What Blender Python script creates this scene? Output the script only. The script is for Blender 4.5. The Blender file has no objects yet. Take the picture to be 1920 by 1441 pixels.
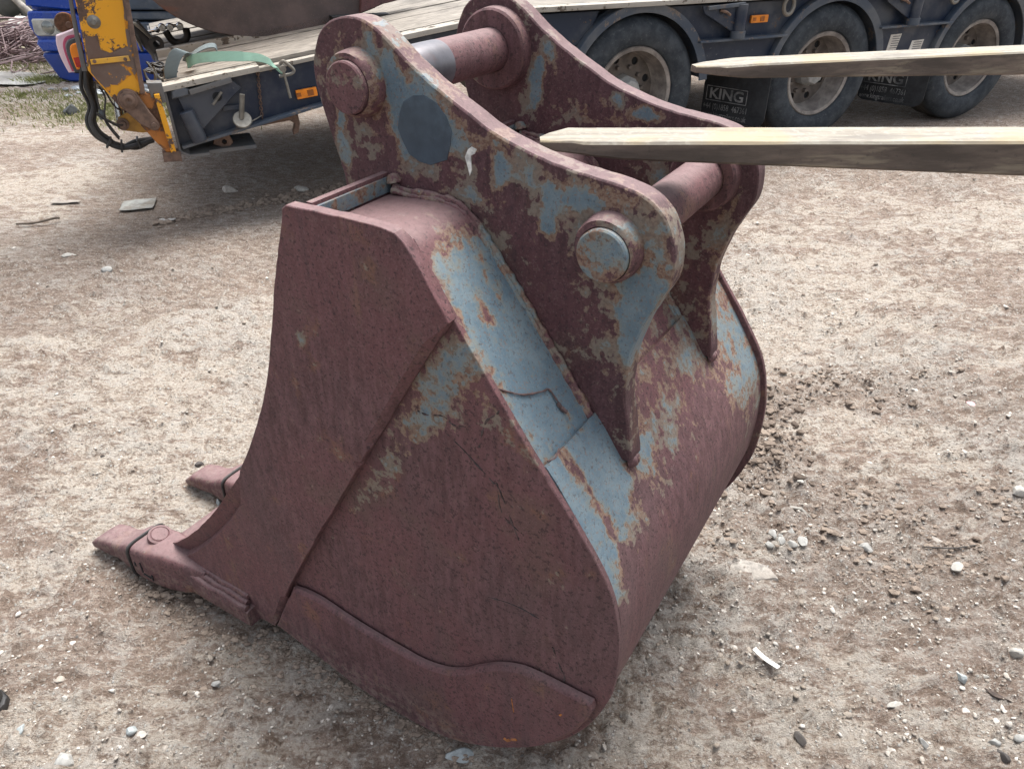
import bpy, bmesh, math, random
import numpy as np
from mathutils import Vector, Matrix
from mathutils.geometry import delaunay_2d_cdt

scene = bpy.context.scene
COL = scene.collection
random.seed(7)
RNG = np.random.default_rng(11)
rad = math.radians

# ------------------------------------------------------------------ camera
cam_d = bpy.data.cameras.new("camera")
cam = bpy.data.objects.new("camera", cam_d)
COL.objects.link(cam)
cam.location = (0, 0, 1.56)
cam.rotation_euler = (rad(90 - 33.0), 0, 0)
cam_d.sensor_width = 36
cam_d.lens = 26.25
cam_d.clip_start = 0.05
cam_d.clip_end = 2000
scene.camera = cam

# ------------------------------------------------------------------ light
SUN_EL, SUN_AZ = 68.0, 24.0          # azimuth clockwise from +Y
world = bpy.data.worlds.new("World")
scene.world = world
world.use_nodes = True
wn = world.node_tree
for n_ in list(wn.nodes):
    wn.nodes.remove(n_)
wo = wn.nodes.new('ShaderNodeOutputWorld')
wb = wn.nodes.new('ShaderNodeBackground')
ws = wn.nodes.new('ShaderNodeTexSky')
ws.sky_type = 'NISHITA'
ws.sun_disc = False
ws.sun_elevation = rad(SUN_EL)
ws.sun_rotation = rad(SUN_AZ)
ws.air_density = 1.0
ws.dust_density = 4.0
wh = wn.nodes.new('ShaderNodeHueSaturation')      # overcast: the blue washed to grey
wh.inputs['Saturation'].default_value = 0.36
wn.links.new(ws.outputs[0], wh.inputs['Color'])
wn.links.new(wh.outputs[0], wb.inputs['Color'])
wb.inputs['Strength'].default_value = 0.15
wn.links.new(wb.outputs[0], wo.inputs['Surface'])

sun_d = bpy.data.lights.new("sun", 'SUN')
sun_d.energy = 3.1
sun_d.angle = rad(38)
sun_d.color = (1.0, 0.985, 0.955)
sun = bpy.data.objects.new("sun", sun_d)
COL.objects.link(sun)
sv = Vector((math.sin(rad(SUN_AZ)) * math.cos(rad(SUN_EL)), math.cos(rad(SUN_AZ)) * math.cos(rad(SUN_EL)), math.sin(rad(SUN_EL))))
sun.rotation_euler = sv.to_track_quat('Z', 'Y').to_euler()
sun.location = (0, 0, 30)

scene.view_settings.view_transform = 'Standard'
scene.view_settings.look = 'None'
scene.view_settings.gamma = 1
scene.view_settings.use_curve_mapping = False
scene.view_settings.exposure = 0.98

# ------------------------------------------------------------------ noise for geometry
_PERM = RNG.random((256, 256))
def vnoise(x, y):
    xi = np.floor(x).astype(int); yi = np.floor(y).astype(int)
    fx = x - xi; fy = y - yi
    fx = fx * fx * (3 - 2 * fx); fy = fy * fy * (3 - 2 * fy)
    a = _PERM[xi & 255, yi & 255]; b = _PERM[(xi + 1) & 255, yi & 255]
    c = _PERM[xi & 255, (yi + 1) & 255]; d = _PERM[(xi + 1) & 255, (yi + 1) & 255]
    return (a * (1 - fx) + b * fx) * (1 - fy) + (c * (1 - fx) + d * fx) * fy
def fbm(x, y, s, octv=4, rough=0.5):
    x = np.asarray(x, float) * s; y = np.asarray(y, float) * s
    t = 0; a = 1; n = 0
    for k in range(octv):
        t = t + a * vnoise(x + 17.3 * k, y - 9.1 * k); n += a
        a *= rough; x = x * 2.03; y = y * 2.03
    return t / n
def sm(a, b, x):
    t = np.clip((np.asarray(x, float) - a) / (b - a), 0, 1)
    return t * t * (3 - 2 * t)

# ------------------------------------------------------------------ objects
def tag(o, label=None, cat=None, group=None, kind=None):
    if label: o['label'] = label
    if cat: o['category'] = cat
    if group: o['group'] = group
    if kind: o['kind'] = kind
    return o
def empty(name, loc, rz, label, cat, group=None):
    o = bpy.data.objects.new(name, None)
    COL.objects.link(o)
    o.location = loc; o.rotation_euler = (0, 0, rz)
    o.empty_display_size = 0.1
    return tag(o, label, cat, group)
def mk(name, verts, faces, mat, parent=None, angle=40, attrs=None, fix=True, flat=False):
    me = bpy.data.meshes.new(name)
    me.from_pydata([tuple(map(float, v)) for v in verts], [], [tuple(f) for f in faces])
    if fix:
        bm = bmesh.new(); bm.from_mesh(me)
        bmesh.ops.recalc_face_normals(bm, faces=bm.faces)
        bm.to_mesh(me); bm.free()
    if attrs:
        for k, a in attrs.items():
            at = me.attributes.new(k, 'FLOAT', 'POINT')
            at.data.foreach_set('value', np.asarray(a, np.float32))
    if not flat:
        me.polygons.foreach_set('use_smooth', [True] * len(me.polygons))
        me.set_sharp_from_angle(angle=rad(angle))
    me.materials.append(mat)
    o = bpy.data.objects.new(name, me)
    COL.objects.link(o)
    if parent: o.parent = parent
    return o
class MB:
    """collects pieces of ONE part, links them as one mesh"""
    def __init__(s): s.v = []; s.f = []
    def add(s, v, f):
        b = len(s.v); s.v += [tuple(p) for p in v]; s.f += [tuple(i + b for i in q) for q in f]; return s
    def box(s, c, h, M=None, rot=None, bev=0.0):
        bm = bmesh.new(); bmesh.ops.create_cube(bm, size=1)
        for v in bm.verts: v.co = Vector((v.co.x * 2 * h[0], v.co.y * 2 * h[1], v.co.z * 2 * h[2]))
        if bev > 0: bmesh.ops.bevel(bm, geom=list(bm.edges), offset=bev, segments=2, profile=0.7, affect='EDGES')
        R = rot if rot else Matrix.Identity(3)
        vs = [R @ v.co + Vector(c) for v in bm.verts]
        for i, v in enumerate(bm.verts): v.index = i
        fs = [[v.index for v in f.verts] for f in bm.faces]; bm.free()
        if M: vs = [M(*v) for v in vs]
        return s.add(vs, fs)
    def tube(s, pts, r, n=8, M=None, cap=True):
        pts = [Vector(p) for p in pts]
        rr = r if hasattr(r, '__len__') else [r] * len(pts)
        vs = []; up = None
        for i, p in enumerate(pts):
            t = (pts[min(i + 1, len(pts) - 1)] - pts[max(i - 1, 0)]).normalized()
            if up is None:
                up = Vector((0, 0, 1)) if abs(t.z) < .9 else Vector((1, 0, 0))
            a = (up - t * up.dot(t))
            a = a.normalized() if a.length > 1e-6 else t.orthogonal().normalized()
            b = t.cross(a); up = a
            for k in range(n):
                th = 2 * math.pi * k / n
                vs.append(p + (a * math.cos(th) + b * math.sin(th)) * rr[i])
        fs = []
        m = len(pts)
        for i in range(m - 1):
            for k in range(n):
                fs.append((i * n + k, i * n + (k + 1) % n, (i + 1) * n + (k + 1) % n, (i + 1) * n + k))
        if cap:
            fs.append(tuple(range(n))[::-1]); fs.append(tuple((m - 1) * n + k for k in range(n)))
        if M: vs = [M(*v) for v in vs]
        return s.add(vs, fs)
    def lathe(s, prof, c, ax, n=32, M=None, closed=False, a0=0.0, a1=2 * math.pi):
        """prof: (radius, height along ax)"""
        ax = Vector(ax).normalized(); u = ax.orthogonal().normalized(); w = ax.cross(u); c = Vector(c)
        full = abs(a1 - a0 - 2 * math.pi) < 1e-6
        nn = n if full else n + 1
        vs = []; m = len(prof)
        for k in range(nn):
            th = a0 + (a1 - a0) * k / n
            dr = u * math.cos(th) + w * math.sin(th)
            for (r, h) in prof: vs.append(c + dr * r + ax * h)
        fs = []
        for k in range(n):
            k2 = (k + 1) % nn
            for j in range(m - 1 + (1 if closed else 0)):
                j2 = (j + 1) % m
                fs.append((k * m + j, k * m + j2, k2 * m + j2, k2 * m + j))
        if M: vs = [M(*v) for v in vs]
        return s.add(vs, fs)
    def loft(s, secs, n=20, M=None):
        """secs: (centre, half u vector, half w vector, exponent)"""
        vs = []
        for (c, u, w, e) in secs:
            c = Vector(c); u = Vector(u); w = Vector(w)
            for k in range(n):
                th = 2 * math.pi * (k + .5) / n
                cx, sx = math.cos(th), math.sin(th)
                px = math.copysign(abs(cx) ** (2 / e), cx); py = math.copysign(abs(sx) ** (2 / e), sx)
                vs.append(c + u * px + w * py)
        fs = []; m = len(secs)
        for i in range(m - 1):
            for k in range(n):
                fs.append((i * n + k, i * n + (k + 1) % n, (i + 1) * n + (k + 1) % n, (i + 1) * n + k))
        fs.append(tuple(range(n))[::-1]); fs.append(tuple((m - 1) * n + k for k in range(n)))
        if M: vs = [M(*v) for v in vs]
        return s.add(vs, fs)
    def ob(s, name, mat, parent=None, angle=40, attrs=None): return mk(name, s.v, s.f, mat, parent, angle, attrs)

def spline(pts, sub=6):
    p = [np.array(q, float) for q in pts]; out = []
    p = [2 * p[0] - p[1]] + p + [2 * p[-1] - p[-2]]
    for i in range(1, len(p) - 2):
        for k in range(sub):
            t = k / sub
            out.append(.5 * ((2 * p[i]) + (-p[i - 1] + p[i + 1]) * t + (2 * p[i - 1] - 5 * p[i] + 4 * p[i + 1] - p[i + 2]) * t * t + (-p[i - 1] + 3 * p[i] - 3 * p[i + 1] + p[i + 2]) * t ** 3))
    out.append(p[-2]); return [tuple(q) for q in out]
def resample(poly, step, closed=True):
    q = [np.array(a, float) for a in poly]; out = []
    m = len(q) if closed else len(q) - 1
    for i in range(m):
        a, b = q[i], q[(i + 1) % len(q)]; L = np.linalg.norm(b - a)
        k = max(1, int(round(L / step)))
        for j in range(k): out.append(a + (b - a) * j / k)
    if not closed: out.append(q[-1])
    return np.array(out)
def inside(poly, P):
    x, y = P[:, 0], P[:, 1]; r = np.zeros(len(P), bool); n = len(poly)
    for i in range(n):
        x1, y1 = poly[i]; x2, y2 = poly[(i + 1) % n]
        c = ((y1 > y) != (y2 > y))
        with np.errstate(divide='ignore', invalid='ignore'):
            r ^= c & (x < (x2 - x1) * (y - y1) / (y2 - y1 + 1e-15) + x1)
    return r
def normals2(p):
    t = np.roll(p, -1, 0) - np.roll(p, 1, 0); t /= np.linalg.norm(t, axis=1)[:, None] + 1e-9
    return np.stack([t[:, 1], -t[:, 0]], 1)           # outward for counter-clockwise
def platemesh(outline, a0, a1, M, bevel=.003, res=.02, wob=0.0, inset=None, holes=(), pocket=None, dense=True, dish=0.0):
    o = resample(outline, res)
    area = 0.5 * np.sum(o[:, 0] * np.roll(o[:, 1], -1) - np.roll(o[:, 0], -1) * o[:, 1])
    if area < 0: o = o[::-1].copy()
    nn = normals2(o)
    if wob: o = o + nn * ((fbm(o[:, 0], o[:, 1], 28, 3) - .5) * 2 * wob)[:, None]
    bw = np.full(len(o), bevel) if inset is None else np.array([max(bevel, inset(x, y)) for x, y in o])
    ins = o - nn * bw[:, None]
    n = len(o)
    s = 1 if a1 > a0 else -1
    pts = [tuple(q) for q in ins]; edges = [(i, (i + 1) % n) for i in range(n)]
    hl = []
    for h in holes:
        h = np.array(h); b = len(pts); pts += [tuple(q) for q in h]
        edges += [(b + i, b + (i + 1) % len(h)) for i in range(len(h))]; hl.append((b, h))
    if dense:
        mn, mx = ins.min(0), ins.max(0)
        gx, gy = np.meshgrid(np.arange(mn[0], mx[0], res), np.arange(mn[1], mx[1], res))
        gx = gx + (np.arange(gx.shape[0]) % 2)[:, None] * res * .5
        G = np.stack([gx.ravel(), gy.ravel()], 1); G = G[inside(ins, G)]
        for b, h in hl: G = G[~inside(h, G)]
        keep = np.ones(len(G), bool); P0 = np.array(pts)
        for i in range(0, len(G), 400):
            dd = np.linalg.norm(G[i:i + 400, None] - P0[None], axis=2).min(1); keep[i:i + 400] = dd > res * .6
        pts += [tuple(q) for q in G[keep]]
    V2, _, F, OV, _, _ = delaunay_2d_cdt([Vector(p) for p in pts], edges, [], 1, 1e-7)
    V2 = np.array([tuple(v) for v in V2])
    m = {}
    for i, ov in enumerate(OV):
        for q in ov: m[q] = i
    F = [list(f) for f in F]
    if hl:
        cen = np.array([V2[f].mean(0) for f in F]); kp = np.ones(len(F), bool)
        for b, h in hl: kp &= ~inside(h, cen)
        F = [f for f, k in zip(F, kp) if k]
    N = len(V2)
    dz = dish * (fbm(V2[:, 0], V2[:, 1], 4, 3) - .5) * 2 if dish else np.zeros(N)
    bd = bevel
    verts = [M(x, y, a0 - s * dz[i]) for i, (x, y) in enumerate(V2)] + [M(x, y, a1) for x, y in V2]
    xy = list(map(tuple, V2)) * 2
    faces = [tuple(f) for f in F] + [tuple(i + N for i in f[::-1]) for f in F]
    drop = np.minimum(bw, abs(a1 - a0) * .93) if inset else np.full(n, bd)
    pk = np.array([pocket(x, y) for x, y in o]) if pocket else np.zeros(n)
    q = o - nn * (bw * np.where(pk > 0, .80, .45))[:, None]
    r0 = len(verts); verts += [M(x, y, a0 + s * b) for (x, y), b in zip(q, np.where(pk > 0, .35 * drop * (1 - pk) + .017 * pk, .40 * drop))]
    xy += list(map(tuple, q))
    r1 = len(verts); verts += [M(x, y, a0 + s * b) for (x, y), b in zip(o, drop * (1 - pk) + .004 * pk)]
    r2 = len(verts); verts += [M(x, y, a1 - s * bd) for x, y in o]
    xy += list(map(tuple, o)) * 2
    for i in range(n):
        j = (i + 1) % n
        faces += [(m[i], m[j], r0 + j, r0 + i), (r0 + i, r0 + j, r1 + j, r1 + i), (r1 + i, r1 + j, r2 + j, r2 + i), (r2 + i, r2 + j, m[j] + N, m[i] + N)]
    for b, h in hl:
        k = len(h)
        for i in range(k):
            j = (i + 1) % k
            faces.append((m[b + i], m[b + j], m[b + j] + N, m[b + i] + N))
    return verts, faces, np.array(xy)
def plate(name, outline, a0, a1, M, mat, parent, bevel=.003, res=.02, wob=0.0, paint=None, **k):
    v, f, xy = platemesh(outline, a0, a1, M, bevel, res, wob, **k)
    at = {'paint': paint(xy[:, 0], xy[:, 1])} if paint else None
    return mk(name, v, f, mat, parent, 35, at)
def circ(c, r, n=24, a0=0, a1=360):
    return [(c[0] + r * math.cos(rad(a0 + (a1 - a0) * i / n)), c[1] + r * math.sin(rad(a0 + (a1 - a0) * i / n))) for i in range(n + (0 if a1 - a0 == 360 else 1))]

# ------------------------------------------------------------------ materials
class NT:
    def __init__(s, name):
        s.m = bpy.data.materials.new(name); s.m.use_nodes = True
        s.t = s.m.node_tree
        s.b = s.t.nodes['Principled BSDF']
        s.tc = s.t.nodes.new('ShaderNodeTexCoord')
    def lk(s, a, b):
        if isinstance(a, (int, float)): b.default_value = a
        elif isinstance(a, (tuple, list)): b.default_value = tuple(a) + ((1,) if len(a) == 3 and len(b.default_value) == 4 else ())
        else: s.t.links.new(a, b)
    def obj(s, scale=None, rot=None):
        if scale is None and rot is None: return s.tc.outputs['Object']
        n = s.t.nodes.new('ShaderNodeMapping'); s.t.links.new(s.tc.outputs['Object'], n.inputs[0])
        if scale: n.inputs['Scale'].default_value = scale
        if rot: n.inputs['Rotation'].default_value = rot
        return n.outputs[0]
    def noise(s, scale, detail=5, rough=.55, vec=None, dist=0.0):
        n = s.t.nodes.new('ShaderNodeTexNoise')
        n.inputs['Scale'].default_value = scale; n.inputs['Detail'].default_value = detail
        n.inputs['Roughness'].default_value = rough; n.inputs['Distortion'].default_value = dist
        s.t.links.new(vec or s.obj(), n.inputs['Vector']); return n.outputs['Fac']
    def vor(s, scale, vec=None, out='Distance', feat='F1', rnd=1.0):
        n = s.t.nodes.new('ShaderNodeTexVoronoi'); n.feature = feat
        n.inputs['Scale'].default_value = scale; n.inputs['Randomness'].default_value = rnd
        s.t.links.new(vec or s.obj(), n.inputs['Vector']); return n.outputs[out]
    def math(s, op, a, b=0.0, c=None):
        n = s.t.nodes.new('ShaderNodeMath'); n.operation = op
        s.lk(a, n.inputs[0]); s.lk(b, n.inputs[1])
        if c is not None: s.lk(c, n.inputs[2])
        return n.outputs[0]
    def ss(s, x, a, b):
        n = s.t.nodes.new('ShaderNodeMapRange'); n.interpolation_type = 'SMOOTHSTEP'
        s.lk(x, n.inputs[0]); n.inputs[1].default_value = a; n.inputs[2].default_value = b
        return n.outputs[0]
    def mix(s, f, a, b, mode='MIX'):
        n = s.t.nodes.new('ShaderNodeMix'); n.data_type = 'RGBA'; n.blend_type = mode
        s.lk(f, n.inputs[0]); s.lk(a, n.inputs[6]); s.lk(b, n.inputs[7]); return n.outputs[2]
    def attr(s, name):
        n = s.t.nodes.new('ShaderNodeAttribute'); n.attribute_name = name; return n.outputs['Fac']
    def sep(s, v, i):
        n = s.t.nodes.new('ShaderNodeSeparateXYZ'); s.t.links.new(v, n.inputs[0]); return n.outputs[i]
    def bump(s, h, strength, dist, nrm=None):
        n = s.t.nodes.new('ShaderNodeBump'); n.inputs['Strength'].default_value = strength; n.inputs['Distance'].default_value = dist
        s.t.links.new(h, n.inputs['Height'])
        if nrm: s.t.links.new(nrm, n.inputs['Normal'])
        return n.outputs[0]
    def out(s, col=None, rough=None, metal=None, nrm=None, spec=None):
        if col is not None: s.lk(col, s.b.inputs['Base Color'])
        if rough is not None: s.lk(rough, s.b.inputs['Roughness'])
        if metal is not None: s.lk(metal, s.b.inputs['Metallic'])
        if nrm is not None: s.lk(nrm, s.b.inputs['Normal'])
        if spec is not None: s.lk(spec, s.b.inputs['Specular IOR Level'])
        return s.m

def rust_paint(name='rusted_blue_paint', k=1.0, tanlo=-.24):
    """old maroon oxide skin, blue paint left where the point attribute 'paint' is high"""
    t = NT(name)
    K = lambda r, g, b: (r * k, g * k * (.985 if k < 1 else 1), b * k * (1.04 if k < 1 else 1))
    pt = t.attr('paint')
    nm = t.noise(13, 6, .6); nf = t.noise(55, 6, .65); nv = t.noise(160, 4, .6)
    streak = t.noise(70, 5, .6, t.obj((1, 1, .22)))
    big = t.noise(3.2, 3, .5)
    a = t.math('ADD', pt, t.math('MULTIPLY', t.math('SUBTRACT', nm, .5), 1.7))
    a = t.math('ADD', a, t.math('MULTIPLY', t.math('SUBTRACT', nf, .5), 1.55))
    a = t.math('ADD', a, t.math('MULTIPLY', t.math('SUBTRACT', streak, .5), .35))
    blue = t.ss(a, -.01, .07); tan = t.ss(a, tanlo, tanlo + .1)
    # oxide
    gr = t.noise(300, 3, .6)
    c = t.mix(t.ss(streak, .34, .66), K(.084, .040, .042), K(.140, .071, .075))
    c = t.mix(t.math('MULTIPLY', t.ss(big, .44, .60), .65), c, K(.140, .060, .063))
    c = t.mix(t.math('MULTIPLY', t.ss(t.noise(6.5, 5, .6), .54, .66), .55), c, K(.105, .066, .056))
    c = t.mix(t.math('MULTIPLY', t.ss(nf, .55, .66), .35), c, K(.175, .105, .095))
    c = t.mix(t.math('MULTIPLY', t.ss(nf, .45, .34), .5), c, K(.070, .038, .041))
    c = t.mix(t.math('MULTIPLY', t.ss(nm, .60, .70), .5), c, K(.20, .100, .058))
    lg = t.noise(1.9, 6, .65, t.obj((1, 1, .55)))
    c = t.mix(t.math('MULTIPLY', t.ss(lg, .52, .64), .5), c, K(.100, .061, .062))
    c = t.mix(t.math('MULTIPLY', t.ss(lg, .46, .36), .45), c, K(.145, .067, .069))
    run = t.noise(22, 6, .62, t.obj((1, 1, .07)))
    c = t.mix(t.math('MULTIPLY', t.math('MULTIPLY', t.ss(run, .58, .68), t.ss(nm, .42, .6)), .6), c, K(.185, .105, .075))
    c = t.mix(t.math('MULTIPLY', t.ss(run, .42, .33), .35), c, K(.070, .044, .048))
    zz = t.sep(t.obj(), 2)
    c = t.mix(t.math('MULTIPLY', t.math('MULTIPLY', t.ss(zz, .16, .0), t.ss(nf, .42, .62)), .55), c, (.24, .19, .155))
    pit = t.ss(nv, .575, .61)
    c = t.mix(t.math('MULTIPLY', pit, .7), c, (.036, .022, .024))
    c = t.mix(t.math('MULTIPLY', t.ss(gr, .55, .66), .22), c, (.26, .165, .160))
    c = t.mix(t.math('MULTIPLY', t.ss(gr, .44, .34), .35), c, (.048, .029, .030))
    tn = t.mix(t.ss(nv, .42, .58), (.235, .165, .118), (.155, .090, .062))
    tn = t.mix(t.math('MULTIPLY', t.ss(nm, .45, .6), .6), tn, (.175, .172, .146))
    c = t.mix(t.math('MULTIPLY', tan, .85), c, tn)
    bl = t.mix(t.ss(nm, .38, .62), (.108, .156, .188), (.148, .196, .220))
    bl = t.mix(t.math('MULTIPLY', t.ss(nf, .48, .66), .6), bl, (.084, .135, .178))
    bl = t.mix(t.math('MULTIPLY', t.ss(a, .34, .03), .7), bl, (.19, .19, .158))
    bl = t.mix(t.math('MULTIPLY', t.ss(gr, .54, .64), .35), bl, (.195, .235, .25))
    bl = t.mix(t.math('MULTIPLY', t.ss(t.noise(190, 5, .65), .57, .61), .6), bl, (.17, .115, .085))
    speck = t.ss(nv, .61, .635)
    bl = t.mix(t.math('MULTIPLY', speck, .65), bl, (.075, .065, .065))
    c = t.mix(blue, c, bl)
    geo = t.t.nodes.new('ShaderNodeNewGeometry')     # edge highlight put into the colour: paler pink on faces that point up
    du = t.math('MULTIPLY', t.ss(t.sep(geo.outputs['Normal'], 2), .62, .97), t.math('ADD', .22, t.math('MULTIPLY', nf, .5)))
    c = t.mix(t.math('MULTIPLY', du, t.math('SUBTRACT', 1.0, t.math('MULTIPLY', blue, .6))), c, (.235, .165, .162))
    h = t.math('ADD', t.math('MULTIPLY', nf, .5), t.math('MULTIPLY', blue, .35))
    h = t.math('ADD', h, t.math('MULTIPLY', streak, .5))
    h = t.math('SUBTRACT', h, t.math('MULTIPLY', pit, .5))
    r = t.math('SUBTRACT', .74, t.math('MULTIPLY', blue, .2))
    return t.out(c, r, 0, t.bump(h, .5, .0016), .35)
def simple(name, col, rough=.6, metal=0.0, var=.3, scale=20, bump=.2, dirt=None, dirt_amt=.5, bdist=.002, dscale=6):
    t = NT(name)
    n = t.noise(scale, 6, .6); n2 = t.noise(dscale, 6, .65)
    lo = tuple(x * (1 - var) for x in col); hi = tuple(min(1, x * (1 + var)) for x in col)
    c = t.mix(t.ss(n, .3, .7), lo, hi)
    r = rough
    if dirt:
        f = t.math('MULTIPLY', t.ss(n2, .45, .62), dirt_amt)
        c = t.mix(f, c, dirt); r = t.math('ADD', rough, t.math('MULTIPLY', f, .3))
    return t.out(c, r, metal, t.bump(n, bump, bdist))
def chipped(name, col, under, rough=.5, scale=7, lo=.55, hi=.6, dust=(.2, .18, .16), dust_amt=.35):
    t = NT(name)
    n = t.noise(scale, 8, .65); f = t.noise(60, 5, .6); d = t.noise(3.5, 6, .6)
    ch = t.ss(t.math('ADD', n, t.math('MULTIPLY', t.math('SUBTRACT', f, .5), .25)), lo, hi)
    un = t.mix(t.ss(f, .35, .65), tuple(x * .6 for x in under), under)
    c = t.mix(t.math('MULTIPLY', t.ss(d, .4, .65), dust_amt), col, dust)
    sp = t.ss(t.noise(45, 3, .6), .68, .72)
    c = t.mix(t.math('MULTIPLY', sp, .6), c, dust)
    c = t.mix(ch, c, un)
    return t.out(c, t.math('ADD', rough, t.math('MULTIPLY', ch, .3)), 0, t.bump(t.math('SUBTRACT', f, ch), .3, .002), .4)
def wood(name, col, dark, rough=.8, axis=(1.2, 26, 26)):
    t = NT(name)
    v = t.obj(axis)
    n = t.noise(3, 7, .65, v, .6); b = t.noise(3.0, 5, .6); f = t.noise(40, 5, .7, t.obj((.15, 1, 1)))
    c = t.mix(t.ss(n, .3, .68), dark, col)
    c = t.mix(t.math('MULTIPLY', t.ss(b, .5, .7), .5), c, tuple(x * .5 for x in dark))
    c = t.mix(t.math('MULTIPLY', t.ss(f, .6, .72), .7), c, tuple(x * .35 for x in dark))
    return t.out(c, rough, 0, t.bump(n, .5, .003), .3)

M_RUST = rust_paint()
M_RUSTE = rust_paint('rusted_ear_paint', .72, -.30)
M_NAVY = chipped('navy_trailer_paint', (.010, .019, .040), (.11, .075, .055), .42, 9, .63, .67, (.115, .12, .125), .5)
M_NAVYF = chipped('navy_flange_paint', (.045, .062, .088), (.17, .14, .12), .5, 9, .58, .64, (.16, .16, .155), .5)
M_STEELG = chipped('grey_painted_steel', (.10, .105, .11), (.12, .08, .06), .55, 9, .58, .66)
M_YEL = chipped('yellow_ramp_paint', (.70, .32, .014), (.115, .07, .052), .45, 4.6, .545, .575, (.6, .3, .03), .2)
M_ORUST = chipped('orange_rust_paint', (.42, .155, .03), (.15, .085, .055), .65, 8, .45, .55, (.25, .12, .05), .5)
M_BRUST = simple('brown_rusty_steel', (.13, .082, .06), .75, 0, .35, 30, .5, (.22, .14, .10), .6)
M_BLACK = simple('black_rubber_hose', (.018, .017, .017), .55, 0, .4, 30, .3, (.08, .075, .07), .5)
M_DARK = simple('dark_underframe', (.012, .013, .015), .8, 0, .4, 10, .2)
M_PLANK = wood('weathered_deck_board', (.31, .28, .24), (.12, .105, .09))
M_EDGE = chipped('worn_deck_edge', (.30, .275, .235), (.12, .095, .075), .75, 16, .55, .62, (.45, .42, .37), .5)
M_TYRE = None
M_CHROME = simple('chromed_steel', (.55, .55, .55), .22, 1, .15, 20, .05, (.2, .17, .14), .4)
M_GALV = simple('galvanised_steel', (.19, .183, .163), .5, .6, .25, 30, .2, (.25, .22, .18), .5)
M_AMBER = simple('amber_lens', (.72, .22, .012), .3, 0, .12, 30, .05, (.35, .14, .03), .35)
M_ORANGE = simple('orange_lens', (.85, .25, .01), .25, 0, .06, 10, .05)
M_RED = simple('red_lens', (.42, .02, .012), .25, 0, .2, 40, .1)
M_LAMPG = simple('lamp_grey_plastic', (.06, .07, .075), .55, 0, .2, 20, .1)
M_WHITE = simple('white_sticker', (.62, .60, .55), .6, 0, .12, 30, .05, (.35, .3, .25), .4)
M_PINKS = simple('faded_pink_reflector', (.72, .55, .60), .4, 0, .1, 12, .05)
M_PINKD = simple('faded_red_reflector', (.50, .08, .16), .4, 0, .1, 12, .05)
M_BLUE = simple('blue_cab_paint', (.012, .058, .36), .22, 0, .15, 3, .02, (.03, .06, .16), .5, dscale=3)
M_GRILLE = simple('dark_blue_grille', (.045, .065, .095), .35, 0, .25, 8, .05, (.16, .17, .18), .4)
M_GLASSD = simple('dark_window_glass', (.01, .012, .014), .08, 0, .1, 5, .0)
M_LETTER = simple('white_print', (.25, .25, .245), .6, 0, .45, 14, .0, (.04, .045, .05), .75, dscale=8)
M_PRINT = simple('grey_print', (.12, .12, .12), .6, 0, .1, 30, .0)
M_FLAP = simple('black_mud_flap', (.014, .016, .019), .6, 0, .4, 25, .2, (.05, .052, .055), .5)

def tyre_mat():
    t = NT('dusty_tyre_rubber')
    n = t.noise(9, 6, .65); f = t.noise(60, 4, .6)
    c = t.mix(t.ss(n, .35, .7), (.021, .027, .034), (.055, .063, .071))
    c = t.mix(t.math('MULTIPLY', t.ss(f, .55, .75), .5), c, (.12, .12, .115))
    x = t.obj()
    d = t.sep(x, 1)
    c = t.mix(t.math('MULTIPLY', t.ss(d, .05, .16), .75), c, (.135, .115, .09))
    return t.out(c, .75, 0, t.bump(t.math('ADD', n, f), .3, .003), .3)
M_TYRE = tyre_mat()
M_RIM = simple('dirty_grey_rim', (.17, .15, .135), .6, .0, .3, 18, .3, (.33, .30, .265), .7, dscale=5)
M_RIMD = simple('dirty_hub_disc', (.11, .092, .08), .7, .0, .3, 14, .3, (.20, .17, .14), .5, dscale=5)
M_HUB = simple('grey_hub_cap', (.27, .27, .26), .55, .0, .2, 30, .2, (.4, .38, .34), .5)

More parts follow.
